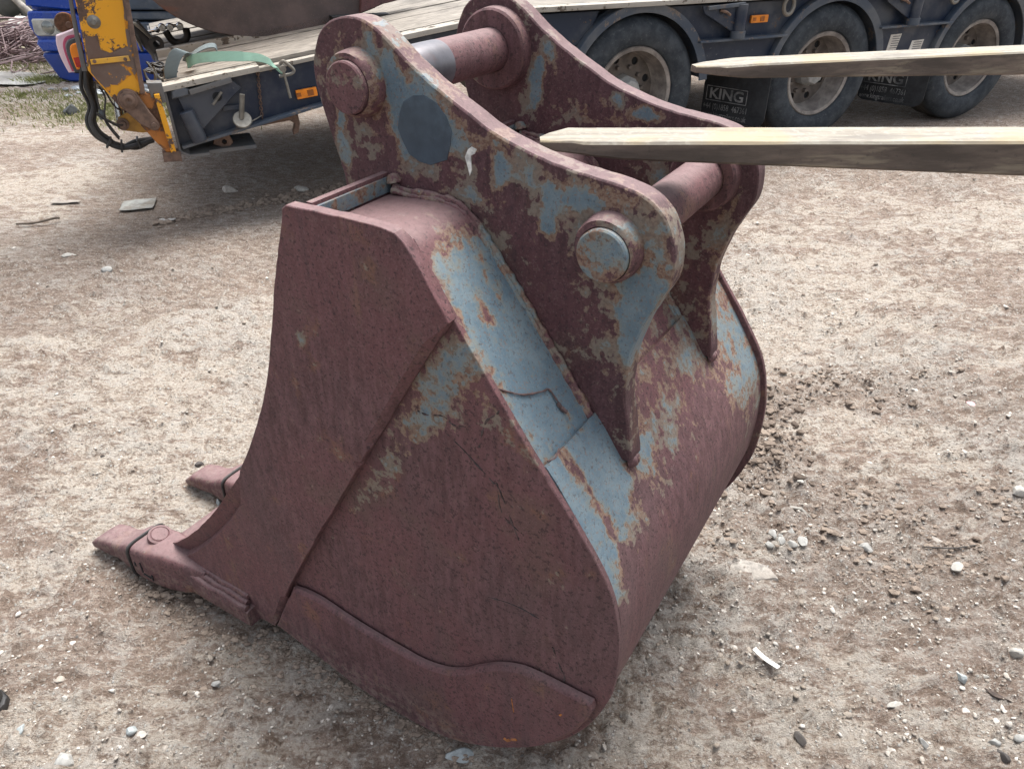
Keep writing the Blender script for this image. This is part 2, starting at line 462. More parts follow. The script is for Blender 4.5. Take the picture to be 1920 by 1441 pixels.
def ground_mat():
    t = NT('dry_mud_ground')
    aD = t.attr('dark'); aC = t.attr('crumb'); aP = t.attr('pale'); aM = t.attr('mould')
    al = t.obj((1, 1, 1), (0, 0, rad(-24))); al2 = t.obj((.55, 1.5, 1), (0, 0, rad(-24)))
    n1 = t.noise(1.1, 6, .6); n2 = t.noise(5.0, 9, .66, al2, .5); n3 = t.noise(24, 8, .72, al2); n4 = t.noise(95, 6, .7); n5 = t.noise(330, 4, .65)
    n6 = t.noise(13, 8, .7, None, .8)
    e = t.math('ADD', t.math('MULTIPLY', n1, .5), t.math('MULTIPLY', n2, .6))
    e = t.math('ADD', e, t.math('MULTIPLY', n3, .45))
    e = t.math('ADD', e, t.math('MULTIPLY', aP, .16))
    e = t.math('SUBTRACT', e, t.math('MULTIPLY', aD, .18))
    br = t.mix(t.ss(n3, .38, .62), (.258, .190, .150), (.385, .298, .244))
    br = t.mix(t.math('MULTIPLY', t.ss(n1, .5, .62), .6), br, (.385, .285, .228))
    pale = t.mix(t.ss(n4, .36, .62), (.43, .355, .288), (.61, .535, .455))
    c = t.mix(t.ss(e, .735, .835), br, pale)
    c = t.mix(t.math('MULTIPLY', t.ss(n6, .525, .585), .5), c, (.55, .51, .46))      # grey gritty crust
    c = t.mix(t.math('MULTIPLY', t.ss(n6, .475, .40), .7), c, (.275, .20, .152))
    c = t.mix(t.math('MULTIPLY', t.ss(n3, .455, .385), .6), c, (.19, .138, .105))
    c = t.mix(t.math('MULTIPLY', t.ss(n3, .545, .61), .5), c, (.60, .535, .46))
    c = t.mix(t.math('MULTIPLY', t.math('MULTIPLY', aC, t.ss(n3, .4, .6)), .55), c, (.52, .485, .445))
    c = t.mix(t.math('MULTIPLY', aD, .55), c, t.mix(t.ss(n3, .4, .6), (.19, .148, .115), (.31, .25, .20)))
    c = t.mix(t.math('MULTIPLY', t.ss(n4, .535, .61), .5), c, (.66, .62, .56))
    c = t.mix(t.math('MULTIPLY', t.ss(n4, .45, .36), .5), c, (.15, .115, .094))
    vd = t.vor(80, out='Distance'); vc = t.vor(80, out='Color')
    sp = t.math('MULTIPLY', t.ss(vd, .34, .24), t.ss(t.sep(vc, 0), .84, .85))
    c = t.mix(t.math('MULTIPLY', sp, .85), c, (.62, .60, .56))
    dk = t.math('MULTIPLY', t.ss(vd, .34, .22), t.ss(t.sep(vc, 1), .93, .94))
    c = t.mix(t.math('MULTIPLY', dk, .7), c, (.07, .055, .048))
    c = t.mix(t.math('MULTIPLY', t.ss(n5, .55, .66), .35), c, (.50, .46, .41))
    c = t.mix(t.math('MULTIPLY', t.ss(n5, .45, .35), .4), c, (.11, .085, .07))
    c = t.mix(t.math('MULTIPLY', aM, .55), c, t.mix(t.ss(n3, .4, .6), (.12, .14, .05), (.22, .22, .10)))
    h = t.math('ADD', t.math('MULTIPLY', n3, .8), t.math('MULTIPLY', n4, .55))
    h = t.math('ADD', h, t.math('MULTIPLY', n5, .2))
    h = t.math('ADD', h, t.math('MULTIPLY', n6, .6))
    h = t.math('ADD', h, t.math('MULTIPLY', sp, .25))
    nr = t.bump(h, 1.0, .036)
    return t.out(c, .95, 0, nr, .15)
M_GROUND = ground_mat()
def stone_mat(name, lo, hi):
    t = NT(name)
    tn = t.attr('tone'); n = t.noise(60, 5, .6); f = t.noise(260, 3, .6)
    c = t.mix(tn, lo, hi)
    c = t.mix(t.math('MULTIPLY', t.ss(n, .45, .7), .5), c, tuple(x * .62 for x in lo))
    return t.out(c, .88, 0, t.bump(t.math('ADD', n, f), .5, .003), .25)
M_GRAVEL = stone_mat('gravel_stone', (.25, .21, .17), (.60, .57, .52))
M_CLOD = stone_mat('dirt_clod', (.115, .088, .07), (.25, .20, .16))
def smat(name, col): return simple(name, col, .88, 0, .3, 45, .5, tuple(x * .6 for x in col), .45, .004, 30)
M_STG = smat('grey_stone', (.33, .325, .305)); M_STW = smat('pale_stone', (.41, .39, .35)); M_STB = smat('blue_grey_stone', (.33, .36, .36))
M_STD = smat('dark_stone', (.075, .066, .06)); M_STT = smat('tan_stone', (.42, .385, .345))

# ================================================================== GROUND
BK_D = np.array([-math.cos(rad(31.6)), math.sin(rad(31.6))]); BK_W = np.array([math.sin(rad(31.6)), math.cos(rad(31.6))]); BK_OFF = .731
TR_T = np.array([math.sin(rad(66)), math.cos(rad(66))]); TR_N = np.array([-math.cos(rad(66)), math.sin(rad(66))])
TR_OFF, TR_T0 = 4.4084, 4.4627
def blob(x, y, cx, cy, rx, ry, ang=0.0):
    c, s = math.cos(rad(ang)), math.sin(rad(ang))
    u = ((x - cx) * c + (y - cy) * s) / rx; v = (-(x - cx) * s + (y - cy) * c) / ry
    return np.exp(-(u * u + v * v) * 1.2)
def gmaps(x, y):
    tn = x * TR_N[0] + y * TR_N[1] - TR_OFF; tt = x * TR_T[0] + y * TR_T[1] - TR_T0
    jag = (fbm(x, y, 3.5, 5, .6) - .5)
    # packed dark wheel track running beside the trailer, dug earth by the bucket heel
    dark = .6 * np.exp(-((tn + .75 + jag * .9) / .42) ** 2) + .5 * np.exp(-((tn + .1 + jag) / .35) ** 2) * (tt < 3.5)
    dark = dark + .8 * sm(-.35, .5, tn + jag * .8) * (tn < 3.6) * sm(-5.2, -4.6, tt)  # trailer's shade painted into the ground below it and just in front
    dark = dark + .9 * blob(x, y, .82, 1.98, .13, .22, 20) + .6 * blob(x, y, 1.06, 2.3, .3, .12, 10) + .5 * blob(x, y, 1.75, 2.35, .5, .22, -12)
    dark = dark + .25 * blob(x, y, 1.0, 1.25, .45, .22, 25) + .25 * blob(x, y, 1.55, 1.55, .5, .25, 10) + .2 * blob(x, y, -.95, 1.15, .3, .16, -15) + .2 * blob(x, y, -1.1, 1.42, .3, .1, -20)
    dark = dark + .55 * blob(x, y, -2.35, 3.9, .7, .22, 12) + .45 * blob(x, y, -3.4, 5.6, 1.3, .3, 20)
    dark = np.clip(dark + jag * .9 * (dark > .02), 0, 1)
    pale = .45 * blob(x, y, -1.7, 2.6, .9, .8, 20) + .35 * blob(x, y, 1.3, 3.1, 1.0, .7, 10) + .6 * blob(x, y, -.8, 1.0, .35, .12, 0) + .5 * blob(x, y, .75, 1.05, .3, .12, 30) + .8 * blob(x, y, -2.9, 5.0, 1.2, .35, 15) + .5 * blob(x, y, -1.15, 1.75, .3, .3)
    pale = np.clip(pale + jag * .8, 0, 1)
    crumb = sm(.52, .66, fbm(x + 3, y - 2, 2.4, 5, .6)) + .9 * blob(x, y, .82, 1.98, .16, .25, 20) + .8 * np.exp(-((tn + .62 + jag * .3) / .1) ** 2) * (tt > -4.9) * (tt < -2.2)
    crumb = crumb + .5 * blob(x, y, .8, 1.5, .5, .2, 20) + .4 * blob(x, y, 1.4, 1.3, .6, .4)
    mould = sm(.5, .62, fbm(x - 9, y + 4, 1.6, 5, .6)) * sm(6.2, 6.8, y) * (x < -2) + .8 * blob(x, y, -3.6, 6.9, .9, .45, 20)
    return dark, np.clip(crumb, 0, 1), pale, np.clip(mould, 0, 1) * .8
_WX = RNG.random((256, 256)); _WY = RNG.random((256, 256)); _WR = RNG.random((256, 256))
def worley(x, y, sc):
    """distance to the nearest scattered point, and that point's random number"""
    x = x * sc; y = y * sc
    xi = np.floor(x).astype(int); yi = np.floor(y).astype(int)
    best = np.full(x.shape, 9.0); rid = np.zeros(x.shape)
    for i in (-1, 0, 1):
        for j in (-1, 0, 1):
            a, b = (xi + i) & 255, (yi + j) & 255
            d = np.hypot(xi + i + _WX[a, b] - x, yi + j + _WY[a, b] - y)
            m = d < best
            best = np.where(m, d, best); rid = np.where(m, _WR[a, b], rid)
    return best, rid
def gheight(x, y, fine=True):
    dark, crumb, pale, mould = gmaps(x, y)
    h = (fbm(x, y, .7, 3) - .5) * .05 + (fbm(x + 5, y, 3.1, 4) - .5) * .03
    # smeared ridges pressed by tyres and tracks, running with the trailer
    a = x * TR_T[0] + y * TR_T[1]; b = x * TR_N[0] + y * TR_N[1]
    rid = 1 - np.abs(2 * fbm(a * .45 + 3, b * 1.5, 6.5, 4, .58) - 1)
    h = h + (rid - .75) * .024
    if fine:
        wx = x + .02 * (fbm(x, y, 30, 2) - .5); wy = y + .02 * (fbm(x + 7, y, 30, 2) - .5)
        h = h + (fbm(x - 4, y + 7, 15, 4, .66) - .5) * (.023 + .026 * crumb)
        h = h + (np.abs(2 * fbm(x + 2, y + 1, 38, 3, .6) - 1) - .4) * (.006 + .010 * crumb)
        f1, r1 = worley(wx, wy, 21); f2, r2 = worley(wx + 3, wy + 1, 44)
        h = h + np.maximum(0, (.30 + .25 * r1) - f1) * .045 * (r1 > .72 - .3 * crumb)
        h = h + np.maximum(0, (.34 + .25 * r2) - f2) * .020 * (r2 > .60 - .35 * crumb)
    h = h + .03 * blob(x, y, .84, 2.0, .1, .2, 20) + .01 * crumb
    tn = x * TR_N[0] + y * TR_N[1] - TR_OFF
    h = h - .03 * np.exp(-((tn + .85) / .18) ** 2)
    d = x * BK_D[0] + y * BK_D[1]; o = x * BK_W[0] + y * BK_W[1] - BK_OFF
    foot = sm(-.10, .0, o) * sm(.97, .85, o) * sm(.35, .6, d) * sm(1.95, 1.7, d)
    h = h * (1 - foot) + foot * np.minimum(h * .5, .0) - foot * .003
    tr = sm(-.3, .05, tn) * sm(3.4, 2.8, tn)
    h = h * (1 - .7 * tr)
    far = sm(10, 25, np.hypot(x, y))
    return h * (1 - far)
def build_ground():
    ys = list(np.arange(-6, .2, .12))
    y = .2
    while y < 16: ys.append(y); y += .0052 + .0054 * max(0, y - .3)
    while y < 600: ys.append(y); y *= 1.12
    ys = np.array(ys)
    s = np.linspace(-1, 1, 860)
    s = np.sign(s) * (np.abs(s) * .55 + .45 * np.abs(s) ** 3)
    Y = np.repeat(ys[:, None], len(s), 1)
    hw = 3.2 + 1.55 * np.maximum(ys, 0)
    X = s[None] * hw[:, None]
    x, y = X.ravel(), Y.ravel()
    z = gheight(x, y)
    dark, crumb, pale, mould = gmaps(x, y)
    r, c = X.shape
    idx = np.arange(r * c).reshape(r, c)
    F = np.stack([idx[:-1, :-1], idx[:-1, 1:], idx[1:, 1:], idx[1:, :-1]], -1).reshape(-1, 4)
    me = bpy.data.meshes.new('ground')
    me.vertices.add(len(x)); me.vertices.foreach_set('co', np.stack([x, y, z], 1).astype(np.float32).ravel())
    me.loops.add(F.size); me.loops.foreach_set('vertex_index', F.astype(np.int32).ravel())
    me.polygons.add(len(F)); me.polygons.foreach_set('loop_start', np.arange(0, F.size, 4, dtype=np.int32))
    me.update(); me.validate()
    for k, a in (('dark', dark), ('crumb', crumb), ('pale', pale), ('mould', mould)):
        at = me.attributes.new(k, 'FLOAT', 'POINT'); at.data.foreach_set('value', a.astype(np.float32))
    me.polygons.foreach_set('use_smooth', [True] * len(me.polygons))
    me.materials.append(M_GROUND)
    o = bpy.data.objects.new('ground', me); COL.objects.link(o)
    tag(o, 'dry brown yard ground of rutted crusted mud', None, None, 'structure')
build_ground()
def gz(x, y): return float(gheight(np.array([x]), np.array([y]))[0])

# ------------------------------------------------------------------ stones
def ico(sub):
    bm = bmesh.new(); bmesh.ops.create_icosphere(bm, subdivisions=sub, radius=1)
    v = np.array([tuple(q.co) for q in bm.verts])
    for i, q in enumerate(bm.verts): q.index = i
    f = np.array([[q.index for q in p.verts] for p in bm.faces]); bm.free(); return v, f
ICO1, ICO2, ICO3 = ico(1), ico(2), ico(3)
def rock_verts(base, seed, facets=7, rough=.1):
    r = np.random.default_rng(seed); v = base.copy()
    for _ in range(facets):
        n = r.normal(size=3); n /= np.linalg.norm(n); d = r.uniform(.42, .85)
        e = np.maximum(v @ n - d, 0); v = v - e[:, None] * n[None] * .92
    v *= (1 + r.normal(0, rough * .35, len(v)))[:, None]
    return v
def build_gravel():
    protos1 = [rock_verts(ICO1[0], i, 5, .5) for i in range(14)]
    protos2 = [rock_verts(ICO2[0], 50 + i, 14, .16) for i in range(14)]
    n = 150000
    y = .25 * (12 / .25) ** RNG.random(n)
    x = (RNG.random(n) * 2 - 1) * (1.1 + .85 * y)
    cl = fbm(x, y, 2.2, 4, .6) * .6 + fbm(x + 8, y, 9, 3) * .4
    dark, crumb, pale, mould = gmaps(x, y)
    right = .35 + .65 * sm(-.3, .6, x / (y * .6 + .4))
    pr = sm(.42, .66, cl + .12 * crumb) * .9 * right + .05
    keep = RNG.random(n) < pr
    d = x * BK_D[0] + y * BK_D[1]; o = x * BK_W[0] + y * BK_W[1] - BK_OFF
    keep &= ~((o > -.03) & (o < .9) & (d > .38) & (d < 1.9))
    tn = x * TR_N[0] + y * TR_N[1] - TR_OFF
    keep &= (tn < .6)
    x, y = x[keep][:34000], y[keep][:34000]; n = len(x)
    size = np.exp(RNG.normal(math.log(.0028), .50, n)); size = np.clip(size, .0014, .0125) * (1 + .10 * np.maximum(y - 1.5, 0))
    z = gheight(x, y)
    V, F, T = [], [], []; b = 0
    for i in range(n):
        big = size[i] > .0085
        pv, pf = (protos2[i % 14], ICO2[1]) if big else (protos1[i % 14], ICO1[1])
        a = RNG.random() * 6.28; ca, sa = math.cos(a), math.sin(a)
        sc = size[i] * np.array([RNG.uniform(.8, 1.4), RNG.uniform(.7, 1.1), RNG.uniform(.35, .75)])
        p = pv * sc
        q = np.stack([p[:, 0] * ca - p[:, 1] * sa + x[i], p[:, 0] * sa + p[:, 1] * ca + y[i], p[:, 2] + z[i] + sc[2] * .15], 1)
        V.append(q); F.append(pf + b); b += len(q)
        tt = RNG.random() ** 1.3 if RNG.random() > .07 else -.3
        T.append(np.full(len(q), np.clip(tt, 0, 1)))
    V = np.concatenate(V); F = np.concatenate(F); T = np.concatenate(T)
    me = bpy.data.meshes.new('gravel')
    me.vertices.add(len(V)); me.vertices.foreach_set('co', V.astype(np.float32).ravel())
    me.loops.add(F.size); me.loops.foreach_set('vertex_index', F.astype(np.int32).ravel())
    me.polygons.add(len(F)); me.polygons.foreach_set('loop_start', np.arange(0, F.size, 3, dtype=np.int32))
    me.update()
    at = me.attributes.new('tone', 'FLOAT', 'POINT'); at.data.foreach_set('value', T.astype(np.float32))
    me.materials.append(M_GRAVEL)
    o = bpy.data.objects.new('gravel', me); COL.objects.link(o)
    tag(o, 'scattered small pale gravel and grit lying on the mud', None, None, 'stuff')
build_gravel()

# ================================================================== EXCAVATOR BUCKET
C0 = (BK_D * .75 + BK_W * (BK_OFF + .425))
bucket = empty('excavator_bucket', (C0[0], C0[1], 0), -rad(31.6), 'large rusty maroon digger bucket with flaking blue paint standing on the mud in the foreground', 'excavator bucket')
def Bm(d, o, z): return (-(d - .75), o - .425, z)
def Pd(d, z, o): return Bm(d, o, z)       # plate mapping: outline in (d, z), depth = o
W = .85
def blobs(lst, base):
    def f(x, y):
        r = np.full(len(x), base, float)
        for (cx, cy, rx, ry, ang, s) in lst: r = r + s * blob(x, y, cx, cy, rx, ry, ang)
        return r
    return f
def const(v): return lambda x, y: np.full(len(x), v)

front_edge = spline([(.852, 1.165), (.894, 1.055), (.921, .97), (.963, .851), (1.006, .754), (1.057, .658), (1.114, .566), (1.169, .49), (1.257, .377), (1.346, .279), (1.421, .208), (1.50, .145), (1.535, .115)], 4)
corner_out = front_edge + [(1.54, .07), (1.50, .05), (1.20, .055), (1.134, .062)] + spline([(1.049, .242), (.90, .50), (.739, .769), (.600, 1.0), (.553, 1.068)], 3) + [(.558, 1.078), (.622, 1.172), (.637, 1.183), (.66, 1.186), (.735, 1.187), (.840, 1.182), (.849, 1.176)]
panel_low = spline([(.556, 1.055), (.490, .959), (.426, .867), (.355, .775), (.321, .726), (.295, .683), (.276, .634), (.264, .578), (.260, .528), (.263, .434), (.277, .371), (.304, .298), (.344, .225), (.400, .158), (.475, .095), (.555, .045), (.64, .016), (.74, .006)], 3)
panel_out = panel_low + [(.85, .010), (1.0, .034), (1.14, .062), (1.50, .06), (1.20, .3), (.95, .8), (.83, 1.17), (.65, 1.172), (.63, 1.165)]
pf = np.array(panel_low); pf_n = normals2(np.array(panel_low + [(1.2, .3)]))[:len(pf)]
panel_far = [tuple(p + n * .011 * float(sm(1.05, .85, p[1]) * sm(.7, .5, p[0]))) for p, n in zip(pf, pf_n)] + [(.85, .010), (1.0, .034), (1.14, .062), (1.50, .06), (1.20, .3), (.95, .8), (.83, 1.17), (.65, 1.172), (.63, 1.165)]
wear_top = spline([(1.039, .247), (.996, .256), (.947, .258), (.871, .246), (.796, .241), (.724, .239), (.669, .240), (.613, .257), (.566, .288), (.540, .315), (.497, .353), (.461, .377), (.422, .391), (.361, .395), (.292, .397)], 4)
wear_out = wear_top + [(.287, .383)] + spline([(.298, .345), (.328, .275), (.375, .205), (.44, .138), (.52, .075), (.61, .025), (.70, .006), (.78, .002)], 3) + [(.88, .010), (1.0, .036), (1.13, .066)]
def pocket(x, y):
    # hollow worn into the outer face along the front edge near the tooth
    t = np.clip((x - 1.11) / .08, 0, 1) * np.clip((1.53 - x) / .06, 0, 1)
    return float(t * t * (3 - 2 * t)) if (y > 1.62 - 1.02 * x + .02 and y > .1) else 0.0
def chamfer(x, y):
    # diagonal rear edge of the corner plate is burnt off at a slant
    k = ((x - .553) * (.062 - 1.068) - (y - 1.068) * (1.134 - .553)) / 1.1617
    if abs(k) < .012 and x > .56 and y > .075: return .0015 + .0115 * float(np.clip((x - .56) / .03, 0, 1))
    return .0015 + .042 * pocket(x, y)
def wear_ch(x, y): return .008 if y > .20 and x > .30 else .003
pb_panel = blobs([(.55, 1.0, .045, .07, 40, .70), (.60, .92, .05, .07, 30, .52), (.645, .845, .05, .06, 30, .50), (.70, .765, .03, .06, 30, .42), (.76, .68, .025, .06, 30, .42), (.82, .58, .025, .06, 30, .40), (.88, .48, .02, .06, 30, .30), (.51, .93, .05, .03, 50, .4), (.62, .88, .10, .12, 30, .10)], -.62)
pb_corner = blobs([(.811, 1.093, .03, .04, 0, .28), (.718, 1.143, .03, .015, 0, .25), (.86, .958, .008, .018, 0, .75), (.76, 1.03, .03, .02, 0, .16)], -.66)
for side in (0, 1):
    S = (lambda o: o) if side == 0 else (lambda o: W - o)
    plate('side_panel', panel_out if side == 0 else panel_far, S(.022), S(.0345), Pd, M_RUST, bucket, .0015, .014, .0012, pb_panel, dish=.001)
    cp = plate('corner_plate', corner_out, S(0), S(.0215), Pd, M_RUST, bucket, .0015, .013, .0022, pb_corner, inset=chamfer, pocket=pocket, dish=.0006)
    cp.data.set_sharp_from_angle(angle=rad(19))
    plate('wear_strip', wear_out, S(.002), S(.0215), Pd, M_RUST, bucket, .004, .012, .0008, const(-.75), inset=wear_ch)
# shell ------------------------------------------------------------
def sheet(name, prof, o0, o1, thick, paint, res=.012, ripple=.001, shift=0.0):
    p = resample(prof, res, False)
    t = np.gradient(p, axis=0); t /= np.linalg.norm(t, axis=1)[:, None]
    nn = np.stack([t[:, 1], -t[:, 0]], 1)
    if nn[len(nn) // 2] @ (p[len(p) // 2] - np.array([.8, .6])) < 0: nn = -nn
    p = p - nn * shift
    os_ = np.linspace(o0, o1, int((o1 - o0) / .014) + 2)
    V, xy = [], []
    for layer in (0, 1):
        for i in range(len(p)):
            for o in os_:
                off = -layer * thick + (0 if layer else ripple * (fbm(np.array([o]), np.array([i * res]), 6, 2)[0] - .5) * 2)
                q = p[i] + nn[i] * off
                V.append(Bm(q[0], o, q[1])); xy.append((i * res, o, q[0], q[1]))
    n, m = len(p), len(os_); K = n * m; F = []
    for i in range(n - 1):
        for j in range(m - 1):
            a = i * m + j
            F.append((a, a + 1, a + m + 1, a + m)); F.append((a + K, a + m + K, a + m + 1 + K, a + 1 + K))
    for j in range(m - 1):
        F.append((j, j + K, j + 1 + K, j + 1)); a = (n - 1) * m + j; F.append((a, a + 1, a + 1 + K, a + K))
    for i in range(n - 1):
        a = i * m; F.append((a, a + m, a + m + K, a + K)); a = i * m + m - 1; F.append((a, a + K, a + m + K, a + m))
    xy = np.array(xy)
    return mk(name, V, F, M_RUST, bucket, 50, {'paint': paint(xy)})
back_prof = spline([(.805, 1.163), (.72, 1.170), (.675, 1.168), (.648, 1.158), (.625, 1.138), (.58, 1.083), (.50, .977), (.440, .895), (.398, .838)], 5)
shell_prof = [(.412, .857)] + spline([(.396, .834), (.352, .768), (.318, .716), (.292, .67), (.275, .62), (.266, .56), (.266, .50), (.272, .43), (.288, .366), (.316, .295), (.354, .23), (.408, .168), (.48, .106), (.56, .058), (.65, .028), (.765, .016)], 4) + [(.95, .035), (1.15, .058), (1.35, .066)]
def back_paint(q):
    d, z, o = q[:, 2], q[:, 3], q[:, 1]
    s = sm(1.172, 1.06, z - .10 * (o - .1)) 
    p = -.34 * (1 - s) + .60 * s
    p = p - .35 * sm(.68, .74, d)
    p = p - .55 * np.exp(-((o - .03) / .022) ** 2) * sm(.95, 1.1, z) - .25 * np.exp(-((o - .045) / .02) ** 2)
    p = p - .7 * blob(d, o, .555, .10, .03, .018, 0) - .6 * blob(d, o, .535, .14, .07, .012, 15) - .55 * blob(d, o, .435, .135, .02, .018)
    p = p - .35 * np.exp(-((o - .19) / .014) ** 2) - .42 * np.exp(-((o - .036) / .012) ** 2)
    p = p - .25 * blob(d, o, .60, .10, .03, .06) + .25 * blob(d, o, .50, .12, .08, .05)
    mid = (o > .24) & (o < .6)
    p = np.where(mid, -.5 + .5 * sm(.62, .55, d) - .25 * (o > .45), p)
    p = np.where(o > .64, p - .3, p)
    return p
def shell_paint(q):
    d, z, o = q[:, 2], q[:, 3], q[:, 1]
    n = fbm(o, z, 9, 3) - .5
    lim = .755 - .05 * sm(.2, .3, o) + .0 * o + n * .12
    lim = np.where(o < .2, .685 + n * .20 + .3 * np.maximum(o - .1, 0), lim)
    lim = np.where(o > .62, .66 + n * .3, lim)
    p = -.62 + np.where(o > .25, .72, 1.1) * sm(lim - .10, lim + .06, z)
    p = p - .8 * np.exp(-((o - .085 - .08 * (.8 - z)) / .010) ** 2) * (o < .2) - .25 * (o > .3) * (o < .6)
    p = p + .32 * blob(o, z, .27, .735, .03, .05) + .25 * blob(o, z, .72, .62, .06, .15)
    return p
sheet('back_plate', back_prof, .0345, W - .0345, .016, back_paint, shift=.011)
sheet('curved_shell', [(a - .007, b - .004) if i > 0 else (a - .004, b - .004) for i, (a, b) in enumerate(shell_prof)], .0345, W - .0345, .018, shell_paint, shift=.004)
# lip across the mouth, the groove behind it, cutting edge
g = MB(); g.box((.818, W / 2, 1.140), (.006, W / 2 - .025, .0445), Bm, bev=.0015)
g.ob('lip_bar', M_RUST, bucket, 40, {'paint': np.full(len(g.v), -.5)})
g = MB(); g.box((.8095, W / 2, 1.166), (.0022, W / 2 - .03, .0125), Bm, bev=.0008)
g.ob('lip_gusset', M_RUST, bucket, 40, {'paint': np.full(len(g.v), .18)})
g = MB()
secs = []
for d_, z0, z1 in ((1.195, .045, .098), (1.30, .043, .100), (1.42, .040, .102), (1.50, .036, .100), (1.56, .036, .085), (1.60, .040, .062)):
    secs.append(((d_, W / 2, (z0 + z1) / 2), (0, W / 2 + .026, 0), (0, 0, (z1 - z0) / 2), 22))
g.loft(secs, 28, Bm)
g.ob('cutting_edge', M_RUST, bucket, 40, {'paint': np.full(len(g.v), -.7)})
for side in (0, 1):
    g = MB()
    for k, (oo, zz, rr_) in enumerate(((-.019, .103, .009), (-.009, .113, .009), (.0, .124, .008))):
        L = np.arange(1.20 + .004 * k, 1.46 - .0 * k, .006)
        S = (lambda o: o) if side == 0 else (lambda o: W - o)
        g.tube([(d_, S(oo + .0015 * math.sin(d_ * 60 + k)), zz + .012 * (d_ > 1.40) * (d_ - 1.40) / .06 + .0012 * random.random()) for d_ in L], [rr_ * (1 + .22 * (random.random() - .5)) for _ in L], 8, Bm)
    g.ob('weld_bead', M_RUST, bucket, 60, {'paint': np.full(len(g.v), -.7)})

# teeth ------------------------------------------------------------
for k, oc in enumerate((.006, .324, .605, W - .006)):
    g = MB()
    g.loft([((d_, oc, (z0 + z1) / 2), (0, hw, 0), (0, 0, (z1 - z0) / 2), 5) for d_, hw, z0, z1 in ((1.36, .020, .05, .128), (1.40, .030, .040, .136), (1.44, .040, .02, .142), (1.49, .050, .010, .143), (1.54, .057, .004, .134), (1.60, .059, .002, .118), (1.622, .057, .002, .112))], 28, Bm)
    ad = g.ob('tooth_adapter', M_RUST, bucket, 35, {'paint': np.full(len(g.v), -.7)})
    g = MB()
    g.loft([((d_, oc - of, (z0 + z1) / 2), (0, hw, 0), (0, 0, (z1 - z0) / 2), e) for d_, hw, z0, z1, of, e in ((1.632, .056, .002, .110, 0, 5), (1.66, .054, .002, .098, .0, 5), (1.69, .047, .004, .078, .004, 4), (1.715, .042, .006, .072, .008, 3.4), (1.75, .044, .006, .070, .012, 3.4), (1.79, .042, .006, .058, .014, 3.6), (1.815, .040, .008, .038, .016, 4), (1.828, .036, .012, .026, .016, 4))], 28, Bm)
    g.ob('tooth', M_RUST, ad, 50, {'paint': np.full(len(g.v), -.7)})
    g = MB()
    ring = [(1.627, oc + .0585 * math.copysign(abs(math.cos(a)) ** .35, math.cos(a)), .057 + .0565 * math.copysign(abs(math.sin(a)) ** .35, math.sin(a))) for a in np.linspace(0, 2 * math.pi, 60)]
    g.tube(ring, .0042, 6, Bm); g.ob('retaining_ring', M_BLACK, ad)
    g = MB()
    g.lathe([(0, .004), (.020, .004), (.023, .0015), (.024, .003), (.030, .001), (.032, -.012)], (1.565, oc + .01, .1365), (-.33, 0, 1), 24, Bm)
    g.ob('pin_cap', M_RUST, ad, 40, {'paint': np.full(len(g.v), -.7)})
    if k == 0:
        g = MB()
        for d0, d1, z0, z1 in ((1.575, 1.578, .05, .085), (1.545, 1.575, .044, .047), (1.535, 1.539, .04, .06), (1.60, 1.606, .06, .072)):
            g.box(((d0 + d1) / 2, -.0535, (z0 + z1) / 2), ((d1 - d0) / 2, .0012, (z1 - z0) / 2), Bm)
        g.ob('cast_mark', M_DARK, ad)

# ears, pins ------------------------------------------------------------
ear_out = spline([(.905, 1.12), (.917, 1.188), (.938, 1.256), (.951, 1.322), (.944, 1.358), (.925, 1.388), (.897, 1.406), (.864, 1.412), (.831, 1.407), (.802, 1.393), (.777, 1.375), (.746, 1.353), (.708, 1.330), (.663, 1.304), (.612, 1.279), (.545, 1.256), (.485, 1.243), (.429, 1.237), (.388, 1.231), (.357, 1.220), (.331, 1.200), (.316, 1.172), (.310, 1.140), (.313, 1.103), (.331, 1.060), (.348, 1.021), (.360, .968), (.362, .895), (.350, .830), (.340, .775)], 4) + [(.380, .765), (.49, .865), (.66, 1.08), (.70, 1.140), (.79, 1.150), (.79, 1.09), (.88, 1.09)]
nb = [(.744, 1.303, .05, .035, -30, .75), (.785, 1.325, .02, .04, 0, .6), (.687, 1.262, .035, .03, 0, .85), (.775, 1.255, .02, .05, 0, .65), (.73, 1.262, .06, .06, 0, .45), (.592, 1.222, .015, .035, 0, .95), (.508, 1.182, .013, .04, 0, 1.0), (.466, 1.200, .045, .018, 0, .95), (.515, 1.15, .015, .02, 0, .75), (.352, 1.075, .035, .05, 20, 1.2), (.362, 1.005, .022, .06, 0, 1.0), (.40, .985, .02, .02, 0, .3), (.903, 1.25, .012, .05, 10, .85), (.897, 1.195, .01, .03, 0, .7), (.822, 1.390, .010, .02, 0, .8), (.79, 1.35, .012, .05, 0, .5), (.57, 1.225, .05, .018, 0, .45), (.62, 1.262, .07, .014, -18, .45), (.85, 1.315, .075, .075, 0, .42), (.402, 1.138, .075, .075, 0, .42), (.335, 1.15, .02, .05, 0, .35), (.42, 1.215, .07, .015, 0, .4), (.64, 1.17, .05, .02, 0, .35)]
fb = [(.759, 1.286, .014, .03, 0, 1.1), (.764, 1.247, .012, .03, 0, 1.0), (.53, 1.232, .03, .014, 0, 1.2), (.59, 1.25, .01, .01, 0, .7), (.62, 1.22, .1, .03, 0, .25), (.47, 1.12, .04, .03, 0, .5), (.36, .98, .03, .2, 0, .38), (.735, 1.32, .01, .03, -20, .8)]
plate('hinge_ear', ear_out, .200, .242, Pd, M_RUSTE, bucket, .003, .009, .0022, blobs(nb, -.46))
plate('hinge_ear', ear_out, .600, .642, Pd, M_RUSTE, bucket, .003, .011, .0022, blobs(fb, -.48))
